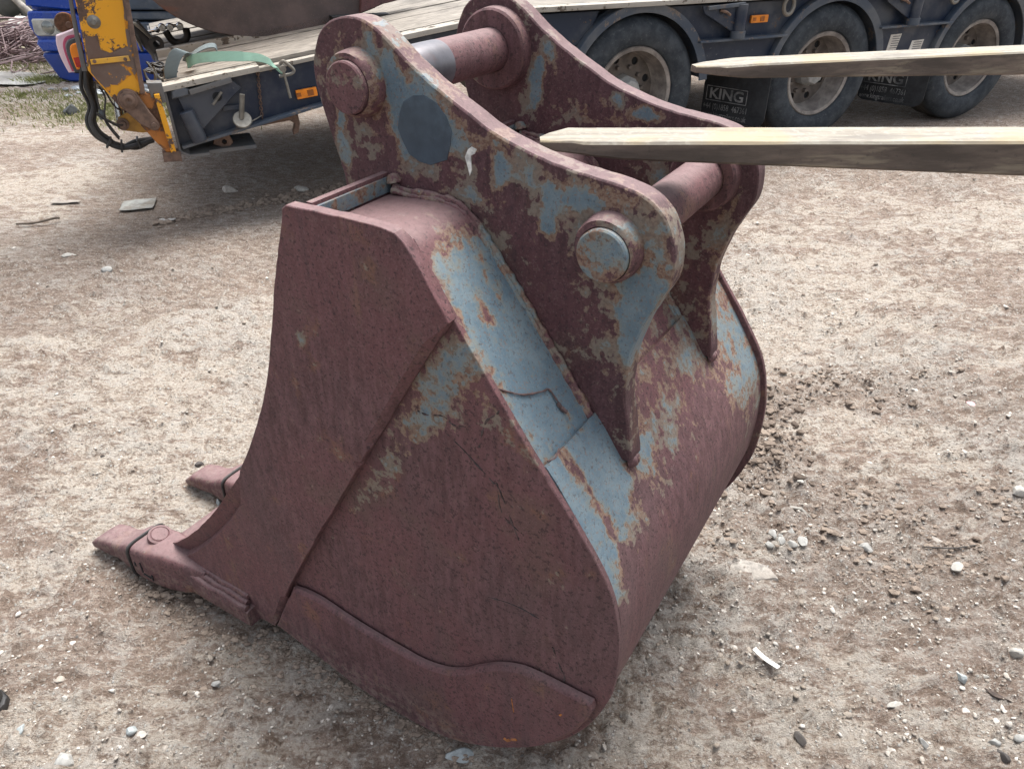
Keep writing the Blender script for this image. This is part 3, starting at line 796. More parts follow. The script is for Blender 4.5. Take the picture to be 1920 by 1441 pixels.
P1, P2 = (.850, 1.317), (.404, 1.141)
for (pc, z) in (P1, P2):
    up = pc > .6
    g = MB()
    n = 40; V = []                                # hand-welded collar round the pin end
    prof = [(.041, .170), (.0442, .171), (.0468, .180), (.0490, .201)]
    for k in range(n):
        th = 2 * math.pi * k / n
        top = .5 + .5 * math.sin(th + .5)
        for j, (r, o) in enumerate(prof):
            w_ = 1 + (.12 * top ** 2 + .05 * (fbm(np.array([math.cos(th) * 2]), np.array([math.sin(th) * 2 + pc * 9]), 2, 2)[0] - .5)) * (j > 0)
            V.append(Bm(pc + r * w_ * math.cos(th), o + (.006 * (1 - top) if j in (1,) else 0), z + r * w_ * math.sin(th)))
    m = len(prof)
    F = [(k * m + j, k * m + j + 1, ((k + 1) % n) * m + j + 1, ((k + 1) % n) * m + j) for k in range(n) for j in range(m - 1)]
    mk('pin_collar', V, F, M_RUST, bucket, 50, {'paint': np.full(len(V), -.12 if up else -.2)})
    for o0, o1 in ((.242, .270), (.572, .600)):
        g = MB(); s_ = 1 if o0 < .4 else -1
        rr = .073 if up else .062
        a, b = (o0, o1) if s_ > 0 else (o1, o0)
        g.lathe([(.0405, b), (rr - .004, b), (rr, b - s_ * .004), (rr + .002, a + s_ * .0)], (pc, 0, z), (0, 1, 0), 36, Bm)
        g.ob('pin_boss', M_RUST, bucket, 40, {'paint': np.full(len(g.v), -.55)})
    g = MB()
    g.lathe([(0, .161), (.037, .161), (.0395, .1635), (.0395, .30), (.0395, .45), (.0395, .682), (0, .682)], (pc, 0, z), (0, 1, 0), 48, Bm)
    ys = np.array([v[1] + .425 for v in g.v])
    o = g.ob('hinge_pin', M_RUST, bucket, 40, {'paint': np.where(ys < .165, (-.34 if up else .04), -.66)})
# bare worn grey band of the front pin
g = MB(); g.lathe([(.0398, .272), (.0401, .273), (.0401, .385), (.0398, .40)], (P1[0], 0, P1[1]), (0, 1, 0), 48, Bm)
g.ob('worn_band', simple('worn_pin_steel', (.13, .125, .137), .36, .4, .3, 14, .2, (.15, .095, .09), .9, dscale=9), bucket)
# dark overpainted patch with the scratches, bird dropping
def decal(name, pts, o, mat, th=.0012): return plate(name, pts, o - th, o + .001, Pd, mat, bucket, .0006, .02, 0.0, dense=False)
M_PATCH = simple('dark_blue_overpaint', (.048, .070, .092), .5, 0, .18, 26, .1, (.085, .125, .16), .55, dscale=11)
decal('painted_patch', [(.728, 1.314), (.748, 1.311), (.768, 1.300), (.777, 1.282), (.783, 1.259), (.776, 1.241), (.764, 1.221), (.744, 1.212), (.722, 1.210), (.690, 1.223), (.682, 1.248), (.679, 1.268), (.688, 1.288), (.704, 1.305)], .200, M_PATCH)
M_SPLAT = simple('white_bird_dropping', (.62, .62, .58), .7, 0, .35, 90, .3)
decal('white_splat', [(.650, 1.245), (.643, 1.250), (.634, 1.247), (.638, 1.240), (.645, 1.236), (.644, 1.215), (.648, 1.205), (.651, 1.217), (.656, 1.233)], .200, M_SPLAT, .0016)
# scrapes on the near side panel, hairline rust cracks on the back plate, fresh orange scuffs
M_SCR = simple('dark_scrape', (.035, .025, .025), .7, 0, .5, 120, .2, (.13, .09, .085), .5, dscale=90)
for P in ([(.640, .876), (.621, .875), (.590, .884), (.570, .875), (.547, .880)], [(.485, .938), (.488, .927), (.508, .905), (.517, .877), (.522, .851)], [(.586, .853), (.556, .835), (.522, .809), (.497, .790), (.490, .79), (.486, .745), (.473, .723), (.455, .712), (.445, .708)], [(.490, .79), (.478, .761), (.461, .717), (.450, .690)], [(.513, .517), (.485, .525), (.446, .530), (.409, .526)], [(.356, .373), (.354, .405), (.364, .428), (.38, .47)]):
    g = MB(); L = spline(P, 6)
    g.tube([(d_, .0224 + .0008 * math.sin(i), z_) for i, (d_, z_) in enumerate(L)], [.0020 * random.uniform(.3, 1.2) for _ in L], 5, Bm); g.ob('scrape', M_SCR, bucket)
M_CRK = simple('rust_crack', (.10, .062, .058), .8, 0, .4, 90, .3)
for P, r_ in (([(.495, .040, .961), (.486, .055, .950), (.474, .080, .935), (.464, .120, .922), (.461, .134, .919), (.449, .136, .904), (.434, .139, .884)], .0016), ([(.445, .135, .898), (.438, .137, .889), (.432, .141, .882)], .0035), ([(.412, .045, .856), (.408, .062, .853), (.412, .082, .856)], .0016)):
    g = MB(); L = spline(P, 5); g.tube([(d_ + .0030, o, z_ - .0042) for d_, o, z_ in L], [r_ * random.uniform(.6, 1.3) for _ in L], 6, Bm); g.ob('crack', M_CRK, bucket)
M_ORG = simple('fresh_orange_rust', (.40, .15, .04), .8, 0, .4, 120, .2, (.2, .09, .05), .6, dscale=60)
for P, r_ in (([(.452, .294), (.450, .275), (.447, .255)], .0012), ([(.349, .327), (.347, .325)], .0035), ([(.470, .150), (.462, .148), (.456, .156)], .0035), ([(.452, .160), (.446, .165), (.440, .170)], .003)):
    g = MB(); g.tube([(d_, .0023, z_) for d_, z_ in P], r_, 5, Bm); g.ob('rust_scuff', M_ORG, bucket)
# welds where ears meet the shell
hull_line = resample([(.795, 1.164)] + [(a_ + .006, b_ - .008) for a_, b_ in back_prof[3:]], .009, False)
g = MB()
for o_ in (.197, .245, .597, .645):
    for lay in (0, 1):
        pts = []; rr = []
        for i, (d_, z_) in enumerate(hull_line):
            sgn = -1 if o_ in (.197, .597) else 1
            w_ = .004 * (fbm(np.array([i * .1]), np.array([o_ * 50 + lay]), 3, 2)[0] - .5)
            pts.append((d_, o_ + sgn * (.0025 + .006 * lay) , z_ + .001 - .005 * lay + w_)); rr.append((.0064 if lay == 0 else .0056) * (1 + .55 * (random.random() - .5)))
        g.tube(pts, rr, 7, Bm)
    g.lathe([(.0, .012), (.008, .010), (.013, .0), (.0, -.008)], (.346, o_ + (.018 if o_ in (.197, .597) else -.022), .766), (-.8, 0, .3), 10, Bm)
    g.lathe([(.0, .014), (.009, .012), (.014, .0)], (.797, o_, 1.172), (.2, 0, 1), 12, Bm)
g.ob('weld_bead', M_RUST, bucket, 60, {'paint': np.array([-.15 + .25 * (fbm(np.array([v[0]]), np.array([v[2]]), 20, 2)[0] - .5) * 4 for v in g.v])})

# ================================================================== TRAILER
tr_o = TR_T * (TR_T0 - 1.2) + TR_N * (TR_OFF + 1.25)
trailer = empty('low_loader_trailer', (tr_o[0], tr_o[1], 0), rad(24), 'long navy low loader trailer with worn timber deck and three wheels, behind the bucket', 'trailer')
def Tm(u, v, z): return (u + 1.2, v - 1.25, z)
def Td(u, z, v): return Tm(u, v, z)
def deckz(u): return 1.028 if u > -2.4 else 1.028 + .1285 * (u + 2.4)
WH = (-1.6, 0.0, 1.6, 3.2); RZ = .475
# beavertail beam
plate('side_beam', [(-4.46, .735), (-2.4, .985), (-1.9, .985), (-1.98, .80), (-2.9, .76), (-3.67, .605), (-4.45, .452)], .03, .05, Td, M_NAVY, trailer, .003, .05)
def bar(name, pts, v0, v1, th, mat, parent=trailer):
    """flat bar following pts in (u,z), th thick, from v0 to v1"""
    g = MB()
    for a, b in zip(pts[:-1], pts[1:]):
        a = Vector(a); b = Vector(b); L = (b - a).length; t = (b - a) / L
        R = Matrix(((t.x, 0, -t.y), (0, 1, 0), (t.y, 0, t.x)))
        g.box(((a.x + b.x) / 2, (v0 + v1) / 2, (a.y + b.y) / 2), (L / 2, (v1 - v0) / 2, th / 2), Tm, R, min(.003, th / 4))
    return g.ob(name, mat, parent)
bar('bottom_flange', [(-4.43, .452), (-3.67, .600), (-2.9, .752)], -.035, .12, .014, M_NAVYF)
bar('end_plate', [(-4.452, .745), (-4.446, .43), (-4.40, .405), (-4.30, .405)], -.03, 2.5, .014, M_STEELG)
bar('deck_edge', [(-4.46, deckz(-4.46) - .012), (-3.97, deckz(-3.97) - .012)], -.045, .06, .028, M_EDGE)
bar('deck_edge', [(-3.97, deckz(-3.97) - .028), (-3.62, deckz(-3.62) - .026)], .0, .06, .020, M_EDGE)
bar('deck_edge', [(-3.62, deckz(-3.62) - .012), (-2.4, deckz(-2.4) - .012), (4.2, 1.016)], -.04, .06, .028, M_EDGE)
# boards
for (ua, ub) in ((-4.44, -2.41), (-2.39, 0.9), (.91, 4.2)):
    n = 11
    for k in range(n):
        v0 = .065 + k * 2.37 / n; v1 = v0 + 2.37 / n - .014
        dz = random.uniform(-.004, .004)
        a = Vector((ua, deckz(ua))); b = Vector((ub, deckz(ub))); L = (b - a).length; t = (b - a) / L
        R = Matrix(((t.x, 0, -t.y), (0, 1, 0), (t.y, 0, t.x)))
        g = MB(); g.box(((a.x + b.x) / 2, (v0 + v1) / 2, (a.y + b.y) / 2 - .02 + dz), (L / 2, (v1 - v0) / 2, .022), Tm, R, .004)
        g.ob('plank', M_PLANK, trailer)
bar('deck_rail', [(-4.44, deckz(-4.44) + .02), (-3.4, deckz(-3.4) + .02)], .80, .86, .045, M_EDGE)
g = MB(); g.box((.9, 1.25, .965), (3.3, 1.15, .012), Tm)
for u_ in WH[:3]: g.lathe([(0, .21), (.225, .21), (.225, .40), (0, .40)], (u_, 0, RZ), (0, 1, 0), 24, Tm)
a, b = Vector((-4.42, deckz(-4.42) - .07)), Vector((-2.4, .965)); L = (b - a).length; t = (b - a) / L
g.box(((a.x + b.x) / 2, 1.25, (a.y + b.y) / 2), (L / 2, 1.15, .012), Tm, Matrix(((t.x, 0, -t.y), (0, 1, 0), (t.y, 0, t.x))))
for v_ in (.75, 1.75): g.box((.4, v_, .80), (3.8, .05, .15), Tm)
for u_ in WH[:3]: g.box((u_, 1.25, .475), (.06, 1.0, .06), Tm)
g.box((.6, 1.25, .70), (3.0, .02, .24), Tm); g.ob('chassis_frame', M_DARK, trailer)
# webs between the arches
def arc(c, r, a0, a1, n=14): return [(c[0] + r * math.cos(rad(a0 + (a1 - a0) * i / n)), c[1] + r * math.sin(rad(a0 + (a1 - a0) * i / n))) for i in range(n + 1)]
AR = .545
for i in range(3):
    u0, u1 = WH[i], WH[i + 1]
    th0 = math.degrees(math.asin((.775 - RZ) / AR))
    poly = [(u0, .985)] + [(u0, RZ + AR - .002)] + arc((u0, RZ), AR, 88, th0) + arc((u1, RZ), AR, 180 - th0, 92) + [(u1, RZ + AR - .002), (u1, .985)]
    poly = [(p[0], min(p[1], .99)) for p in poly]
    plate('side_web', [(u0 + .14, .985)] + arc((u0, RZ), AR, 72, th0) + arc((u1, RZ), AR, 180 - th0, 108) + [(u1 - .14, .985)], .03, .05, Td, M_NAVY, trailer, .003, .05)
    xa = u0 + AR * math.cos(rad(th0)); xb = u1 - AR * math.cos(rad(th0))
    bar('ledge', [(xa - .02, .772), (xb + .02, .772)], -.045, .03, .014, M_NAVYF)
    lo = math.degrees(math.asin((.548 - RZ) / AR))
    plate('lower_panel', arc((u0, RZ), AR, lo, th0 - 1, 6) + arc((u1, RZ), AR, 181 - th0, 180 - lo, 6), .02, .04, Td, M_NAVY, trailer, .003, .05)
    if i < 2:
        uc = u0 + .70                              # folding outrigger bracket
        plate('outrigger_gusset', [(uc - .27, .985), (uc - .25, .94), (uc, .815), (uc + .075, .80), (uc + .06, .985)], -.030, -.016, Td, M_NAVY, trailer, .003, .05)
        bar('outrigger_bar', [(uc - .24, .972), (uc + .05, .985)], -.055, -.030, .022, M_NAVYF)
        g = MB(); g.lathe([(0, .0), (.042, .0), (.042, .2), (0, .2)], (uc + .035, -.035, .785), (0, 0, 1), 16, Tm); g.ob('outrigger_post', M_NAVY, trailer)
        g = MB(); g.lathe([(.05, 0), (.05, .045), (0, .045)], (uc + .035, -.035, .780), (0, 0, 1), 16, Tm); g.ob('post_foot', M_NAVYF, trailer)
        g = MB(); g.tube([(uc - .13, -.035, .955), (uc - .10, -.055, .945), (uc - .06, -.05, .925)], .009, 6, Tm); g.ob('toggle_pin', M_BRUST, trailer)
        g = MB(); g.lathe([(.0, -.0315), (.022, -.0315)], (uc - .12, 0, .95), (0, 1, 0), 16, Tm); g.ob('pin_hole', M_DARK, trailer)
# mudguards, wheels
rim_holes = [[(.195 * math.cos(a) + .026 * math.cos(q), .195 * math.sin(a) + .026 * math.sin(q)) for q in np.linspace(0, 2 * math.pi, 13)[:-1]] for a in np.linspace(.3, .3 + 2 * math.pi, 9)[:-1]]
def wheel_meshes():
    I = lambda x, y, z: (x, y, z)
    g = MB()
    g.lathe([(.288, .050), (.300, .022), (.325, .006), (.37, .0), (.405, .004), (.432, .014), (.436, .018), (.455, .032), (.466, .046), (.470, .060), (.4745, .075), (.4745, .10), (.468, .102), (.468, .112), (.4745, .114), (.475, .165), (.468, .167), (.468, .177), (.475, .179), (.475, .27), (.466, .30), (.43, .33), (.30, .32)], (0, 0, 0), (0, 1, 0), 64, I)
    ty = (g.v, g.f)
    g = MB()
    g.lathe([(.262, .036), (.285, .030), (.292, .036), (.291, .046), (.276, .052), (.268, .075), (.255, .12), (.246, .175), (.235, .195)], (0, 0, 0), (0, 1, 0), 64, I)
    v, f, _ = platemesh(circ((0, 0), .240, 40), .192, .205, lambda x, z, y: (x, y, z), .003, .05, 0, holes=rim_holes, dense=True)
    rim = (g.v, g.f)
    disc = (v, f)
    g = MB()
    g.lathe([(0, .062), (.055, .062), (.074, .068), (.082, .080), (.088, .11), (.098, .125), (.100, .19)], (0, 0, 0), (0, 1, 0), 8, I)
    hub = (g.v, g.f)
    g = MB(); g.lathe([(0, -.010), (.013, -.010), (.016, -.003), (.016, .018)], (0, 0, 0), (0, 1, 0), 6, I)
    return ty, rim, disc, hub, (g.v, g.f)
WM = wheel_meshes()
w0 = None
for i, u_ in enumerate(WH[:3]):
    g = MB()
    prof = [(AR - .055, -.012), (AR, -.020), (AR + .004, -.012), (AR + .004, .02), (AR - .002, .45), (AR - .008, .45), (AR - .008, .0), (AR - .055, -.002)]
    ax = (0, 1, 0)
    n = 40; V = []
    for k in range(n + 1):
        th = rad(6 + 168 * k / n)
        for r, h in prof: V.append(Tm(u_ + r * math.cos(th), h, RZ + r * math.sin(th)))
    m = len(prof)
    F = [(k * m + j, k * m + (j + 1) % m, (k + 1) * m + (j + 1) % m, (k + 1) * m + j) for k in range(n) for j in range(m)]
    F += [tuple(range(m)), tuple(n * m + j for j in range(m))[::-1]]
    mk('mudguard', V, F, M_NAVYF, trailer, 30)
    if w0 is None:
        rim = mk('wheel', WM[1][0], WM[1][1], M_RIM, trailer, 40); w0 = rim
        kids = [mk('tyre', *WM[0], M_TYRE, rim, 30), mk('wheel_disc', *WM[2], M_RIMD, rim, 40), mk('hub_cap', *WM[3], M_HUB, rim, 25), mk('wheel_nut', *WM[4], M_RIMD, rim, 40)]
        nut0 = kids[-1]; nut0.location = (.145, .175, 0)
        for a in np.linspace(0, 2 * math.pi, 11)[1:-1]:
            q = nut0.copy(); COL.objects.link(q); q.location = (.145 * math.cos(a), .175, .145 * math.sin(a)); kids.append(q)
    else:
        rim = w0.copy(); COL.objects.link(rim); rim.parent = trailer
        for c in kids:
            c2 = c.copy(); COL.objects.link(c2); c2.parent = rim
    rim.location = Tm(u_, .0, RZ); rim.rotation_euler = (0, .7 * i, 0)
for u_ in WH[:3]:                                  # the far side's wheels, seen only through the gaps
    rim = w0.copy(); COL.objects.link(rim); rim.parent = trailer
    rim.location = Tm(u_, 2.5, RZ); rim.rotation_euler = (0, 0, math.pi)
    c2 = kids[0].copy(); COL.objects.link(c2); c2.parent = rim
# mud flaps with their print
def text_mesh(body, size, bold=False):
    cu = bpy.data.curves.new('print', 'FONT'); cu.body = body; cu.size = size; cu.align_x = 'CENTER'; cu.extrude = .0004
    cu.resolution_u = 3
    if bold: cu.offset = size * .022
    ob = bpy.data.objects.new('print', cu); COL.objects.link(ob)
    dg = bpy.context.evaluated_depsgraph_get()
    me = bpy.data.meshes.new_from_object(ob.evaluated_get(dg))
    v = [tuple(q.co) for q in me.vertices]; f = [tuple(p.vertices) for p in me.polygons]
    bpy.data.objects.remove(ob); bpy.data.curves.remove(cu); bpy.data.meshes.remove(me)
    return v, f
TX = [text_mesh('KING', .105, True), text_mesh('+44 (0)1858  467361', .062), text_mesh('www.kingtrailers.co.uk', .058)]
fd = Vector((-.40, .916, 0)).normalized()          # along the flap, away from the camera side
fn = Vector((-fd.y, fd.x, 0))                      # towards the tail
for u_ in (-.50, 1.10):
    base = Vector((u_, .0, 0))
    def Fm(a, zz, dp): p = base + fd * a + fn * dp; return Tm(p.x, p.y, zz)
    fl = plate('mud_flap', [(-.02, .53), (-.02, .20), (.0, .165), (.04, .145), (.46, .145), (.50, .17), (.50, .53)], .004, -.006, Fm, M_FLAP, trailer, .002, .02, .003)
    g = MB()
    cx = .305
    def put(v, f, z0, sx=1.0): g.add([Fm(cx - x * sx, z0 + y, .0052 + z) for x, y, z in v], f)
    put(*TX[0], .300, 1.12)
    put(*TX[1], .222, .70); put(*TX[2], .165, .68)
    fr = [(-.165, .285), (.165, .285), (.165, .385), (-.165, .385)]
    for q in range(4):
        a, b = fr[q], fr[(q + 1) % 4]
        g.tube([Fm(cx - a[0], a[1], .0050), Fm(cx - b[0], b[1], .0050)], .003, 4)
    g.ob('flap_print', M_LETTER, fl, 40)
# side lamps, lashing ring, stickers
def marker(u_, z_, v_, w_, rot):
    g = MB(); R = Matrix.Rotation(-rot, 3, 'Y')
    g.box((u_, v_, z_), (w_, .010, .024), Tm, R, .008); o = g.ob('marker_light', M_AMBER, trailer)
    g = MB(); g.box((u_ + .02 * math.cos(rot), v_ - .0105, z_ + .02 * math.sin(rot)), (.017, .002, .015), Tm, R); g.box((u_ - .045 * math.cos(rot), v_ - .0105, z_ - .045 * math.sin(rot)), (.012, .002, .010), Tm, R)
    g.ob('lamp_bulb', simple('lamp_inner_%d' % int(u_ * -10), (.28, .085, .01), .4), o)
marker(-3.735, .662, .018, .058, .1); marker(-.66, .881, .018, .072, .0)
def ring(name, c, r, tube, mat, a0=0, a1=360, plane='uz', sq=1.0):
    pts = []
    for a in np.linspace(rad(a0), rad(a1), 28):
        pts.append((c[0] + r * math.cos(a), c[1], c[2] + r * sq * math.sin(a)))
    g = MB(); g.tube(pts, tube, 8, Tm); return g.ob(name, mat, trailer)
ring('lashing_ring', (-.455, -.02, .955), .042, .014, M_GALV, -240, 60, sq=1.3)
ring('lashing_ring', (1.14, -.02, .96), .042, .014, M_GALV, -240, 60, sq=1.3)
def sticker(poly, v_, mat, lines):
    o = plate('sticker', poly, v_, v_ + .002, Td, mat, trailer, .0005, .1, dense=False)
    if lines:
        us = [p[0] for p in poly]; zs = [p[1] for p in poly]; g = MB()
        for k in range(lines):
            z_ = max(zs) - (k + 1) * (max(zs) - min(zs)) / (lines + 1); sh = (z_ - min(zs)) * .1
            g.box(((min(us) + max(us)) / 2 + .003 + sh, v_ - .0006, z_), ((max(us) - min(us)) * .3, .0005, .0028), Tm)
        g.ob('sticker_print', M_PRINT, o)
sticker([(.600, .60), (.612, .71), (.722, .712), (.700, .60)], .017, M_WHITE, 6)
sticker([(.835, .58), (.850, .655), (.975, .658), (.960, .58)], .017, M_WHITE, 4)
sticker([(-.865, .555), (-.865, .592), (-.750, .592), (-.750, .555)], .017, simple('pink_sticker', (.62, .42, .38), .6, 0, .15, 40, 0), 2)
# folded pocket by the tail, drop handle, chain, hook
plate('outrigger_gusset', [(-4.40, .715), (-4.12, .770), (-4.075, .725), (-4.31, .53), (-4.355, .52)], -.020, -.005, Td, M_NAVY, trailer, .004, .05)
bar('outrigger_bar', [(-4.335, .727), (-4.12, .772)], -.05, -.020, .026, M_STEELG)
plate('pocket_hood', [(-4.425, .70), (-4.42, .735), (-4.40, .752), (-4.36, .755), (-4.335, .74), (-4.34, .715), (-4.37, .705)], -.045, .01, Td, M_NAVYF, trailer, .008, .02)
g = MB(); g.lathe([(0, .0), (.036, .0), (.04, .02), (.04, .16), (0, .165)], (-4.335, -.03, .478), (-.25, 0, 1), 18, Tm); g.ob('outrigger_post', M_NAVY, trailer)
g = MB(); g.lathe([(.0, -.0215), (.024, -.0215)], (-4.205, 0, .690), (0, 1, 0), 18, Tm); g.ob('pin_hole', M_DARK, trailer)
g = MB(); g.tube([(-4.235, -.035, .655), (-4.18, -.035, .715)], .008, 6, Tm); g.ob('toggle_pin', M_GALV, trailer)
g = MB(); g.lathe([(0, 0), (.046, 0), (.05, .006), (.046, .012), (0, .012)], (-4.105, -.055, .568), (.0, -.75, .66), 24, Tm); dk = g.ob('locking_disc', M_GALV, trailer)
g = MB(); g.tube([(-4.108, -.055, .575), (-4.082, -.065, .70)], .014, 10, Tm); g.ob('drop_handle', M_GALV, dk)
g = MB(); g.box((-4.14, .022, .622), (.045, .012, .012), Tm, None, .003); g.ob('handle_bracket', M_NAVY, trailer)
g = MB()
for k in range(17):
    z_ = .795 - k * .0148; u_ = -3.975 - .0012 * k
    a = [(u_ + (.007 * math.cos(q) if k % 2 else .001), .015 + (.001 if k % 2 else .007 * math.cos(q)), z_ + .0125 * math.sin(q)) for q in np.linspace(0, 2 * math.pi, 9)]
    g.tube(a, .0024, 5, Tm)
g.ob('chain', M_BRUST, trailer)
g = MB(); g.tube([(-4.105, -.05, .545), (-4.07, -.04, .548), (-4.03, -.02, .560), (-3.995, .01, .567)], .003, 5, Tm); g.ob('tether_wire', M_GALV, trailer)
plate('underhook', [(-4.02, .515), (-3.83, .535), (-3.79, .545), (-3.785, .49), (-3.80, .44), (-3.83, .43), (-3.83, .45), (-3.815, .49), (-3.84, .51), (-4.02, .495)], .08, .12, Td, M_BRUST, trailer, .004, .02)
plate('towing_lug', [(-4.26, .47), (-4.18, .485), (-4.165, .43), (-4.19, .405), (-4.23, .41), (-4.27, .43)], .06, .09, Td, M_BRUST, trailer, .004, .02, holes=[circ((-4.21, .437), .014, 10)])
bar('under_channel', [(-4.40, .40), (-4.05, .405)], .02, .3, .02, M_STEELG)
# tail: corner cap, hinge bracket, folded yellow ramp with its ram and hoses
plate('corner_cap', [(-4.525, .79), (-4.455, .785), (-4.455, .69), (-4.476, .688), (-4.478, .735), (-4.505, .737), (-4.507, .715), (-4.52, .715)], -.05, .02, Td, M_STEELG, trailer, .003, .02)
hb = plate('hinge_bracket', [(-4.60, .765), (-4.56, .765), (-4.535, .735), (-4.50, .735), (-4.475, .44), (-4.512, .442), (-4.545, .49), (-4.60, .585), (-4.61, .66)], -.045, -.015, Td, M_ORUST, trailer, .004, .02)
bar('hinge_strip', [(-4.492, .735), (-4.478, .445)], -.075, -.045, .026, M_YEL, hb)
bar('hinge_foot', [(-4.535, .418), (-4.445, .412)], -.05, .03, .05, M_BRUST, hb)
def T2(v_): return lambda u, z, w: Tm(u, w + v_, z)
plate('ramp_link', arc((-4.625, .720), .052, 20, 215, 14) + [(-4.60, .60)] + arc((-4.540, .590), .028, 215, 380, 8) + [(-4.545, .66)], -.075, -.05, Td, M_BRUST, hb, .005, .015)
g = MB(); g.lathe([(.014, -.098), (.024, -.098), (.030, -.094), (.030, -.088), (.040, -.086), (.043, -.074)], (-4.625, 0, .720), (0, 1, 0), 24, Tm); g.lathe([(0, -.088), (.013, -.098)], (-4.625, 0, .720), (0, 1, 0), 16, Tm)
g.ob('hinge_boss', M_BRUST, hb)
g = MB(); g.lathe([(0, -.088), (.012, -.088), (.014, -.084), (.014, -.074)], (-4.540, 0, .590), (0, 1, 0), 16, Tm); g.ob('hinge_bolt', M_BRUST, hb)
plate('ram_bracket', [(-4.70, .62), (-4.60, .665), (-4.53, .545), (-4.60, .535), (-4.68, .555), (-4.71, .585)], .02, .045, Td, simple('ochre_steel', (.36, .19, .03), .6, 0, .3, 12, .2, (.12, .08, .05), .5), trailer, .004, .02)
g = MB(); g.lathe([(0, .0), (.016, .0), (.018, .006), (.018, .02), (.03, .02), (.03, .03)], (-4.685, -.01, .59), (0, 1, 0), 20, Tm); g.ob('ram_bolt', M_BRUST, trailer)
g = MB(); g.tube([(-4.67, .09, .80), (-4.695, .06, .60)], .020, 16, Tm); g.ob('ram_rod', M_CHROME, trailer)
g = MB(); g.tube([(-4.635, .12, .82), (-4.655, .10, .60)], .016, 12, Tm); g.ob('ram_guide', M_ORUST, trailer)
rp = plate('ramp', [(-4.665, 2.3), (-4.728, 1.30), (-4.742, 1.10), (-4.768, .866), (-4.760, .85), (-4.665, .668), (-4.610, .672), (-4.595, .745), (-4.556, .735), (-4.545, .78), (-4.515, 1.15), (-4.44, 2.3)], -.06, .62, Td, M_YEL, trailer, .006, .05)
bar('ramp_rib', [(-4.553, .745), (-4.522, 1.15), (-4.45, 2.2)], -.075, -.058, .022, M_BRUST, rp)
plate('ramp_name_bar', [(-4.745, .893), (-4.745, .915), (-4.575, .922), (-4.572, .898)], -.075, -.060, Td, chipped('yellow_bar_paint', (.72, .38, .03), (.25, .14, .06), .5, 16, .6, .66), rp, .002, .02)
g = MB()
for u_ in (-4.728, -4.592): g.lathe([(0, -.080), (.008, -.080), (.009, -.075)], (u_, 0, .907), (0, 1, 0), 10, Tm)
g.ob('rivet', M_BRUST, rp)
# lower rust line of the ramp is bare plate
plate('ramp_skin', [(-4.758, .855), (-4.70, .755), (-4.69, .80), (-4.655, .79), (-4.575, .835), (-4.570, .815), (-4.553, .79), (-4.541, .905), (-4.534, 1.024), (-4.520, 1.16), (-4.50, 1.4), (-4.525, 1.4), (-4.540, 1.162), (-4.550, 1.094), (-4.562, 1.026), (-4.566, .962), (-4.601, .955), (-4.622, .944), (-4.652, .938), (-4.683, .955), (-4.688, .985), (-4.695, 1.012), (-4.72, 1.022), (-4.744, 1.015)], -.0625, -.0600, Td, chipped('rusted_ramp_skin', (.125, .075, .055), (.62, .26, .03), .7, 7, .58, .62), rp, .0006, .012, .007)
plate('ramp_flange', [(-4.72, 2.3), (-4.767, 1.168), (-4.786, 1.01), (-4.797, .858), (-4.774, .857), (-4.764, 1.03), (-4.75, 1.167), (-4.70, 2.3)], -.02, .0, Td, M_STEELG, rp, .003, .05)
g = MB(); g.lathe([(0, -.075), (.012, -.075), (.018, -.068), (.030, -.061)], (-4.685, 0, 1.075), (0, 1, 0), 16, Tm); g.ob('ramp_bolt', M_GALV, rp)
# hoses
hz = MB()
for k, (dv, du) in enumerate(((0, 0), (.03, .012), (.055, -.008), (.02, -.02))):
    P = spline([(-4.78 + du, .05 + dv, .86), (-4.80 + du * 1.4, .05 + dv, .77), (-4.797 + du, .05 + dv, .68), (-4.828 + du, .05 + dv, .615), (-4.822 + du, .04 + dv, .56), (-4.785 + du, .04 + dv, .505 + dv * .2), (-4.725, .03 + dv, .470 - du * .4), (-4.65, .03 + dv, .475 + du), (-4.56, .03 + dv, .492)], 6)
    hz.tube(P, .0125 if k < 2 else .009, 8, Tm)
hz.ob('hydraulic_hose', M_BLACK, trailer)
g = MB()
for P in ([(-4.76, .02, .80), (-4.77, .02, .70), (-4.765, .01, .64), (-4.74, .0, .58), (-4.715, -.01, .53)], [(-4.75, .03, .79), (-4.73, .0, .73), (-4.745, .0, .68), (-4.76, .0, .62), (-4.745, .0, .57), (-4.72, .0, .52)], [(-4.73, .02, .78), (-4.705, -.01, .70), (-4.68, .0, .665), (-4.655, .01, .70), (-4.66, .02, .75)], [(-4.79, .0, .66), (-4.74, -.02, .62), (-4.70, -.02, .595), (-4.68, .0, .59)], [(-4.79, .0, .65), (-4.74, -.01, .61), (-4.70, -.01, .58)]):
    g.tube(spline(P, 5), .0042, 6, Tm)
g.ob('cable', M_BLACK, trailer)
g = MB(); g.lathe([(.0, -.022), (.014, -.022), (.016, -.015), (.016, .015), (.014, .022), (0, .022)], (-4.766, .01, .645), (.1, 0, 1), 12, Tm); g.ob('cable_connector', M_LAMPG, trailer)
g = MB()
for (u_, z_, t_) in ((-4.775, .50, 40), (-4.72, .474, 10), (-4.635, .483, -12)):
    g.box((u_, .05, z_), (.005, .05, .022), Tm, Matrix.Rotation(rad(t_), 3, 'Y'), .002)
g.ob('hose_tie', M_BLACK, trailer)
g = MB(); g.box((-4.72, .05, .765), (.05, .03, .012), Tm, Matrix.Rotation(rad(22), 3, 'Y'), .003); g.ob('junction_box', M_GALV, trailer)
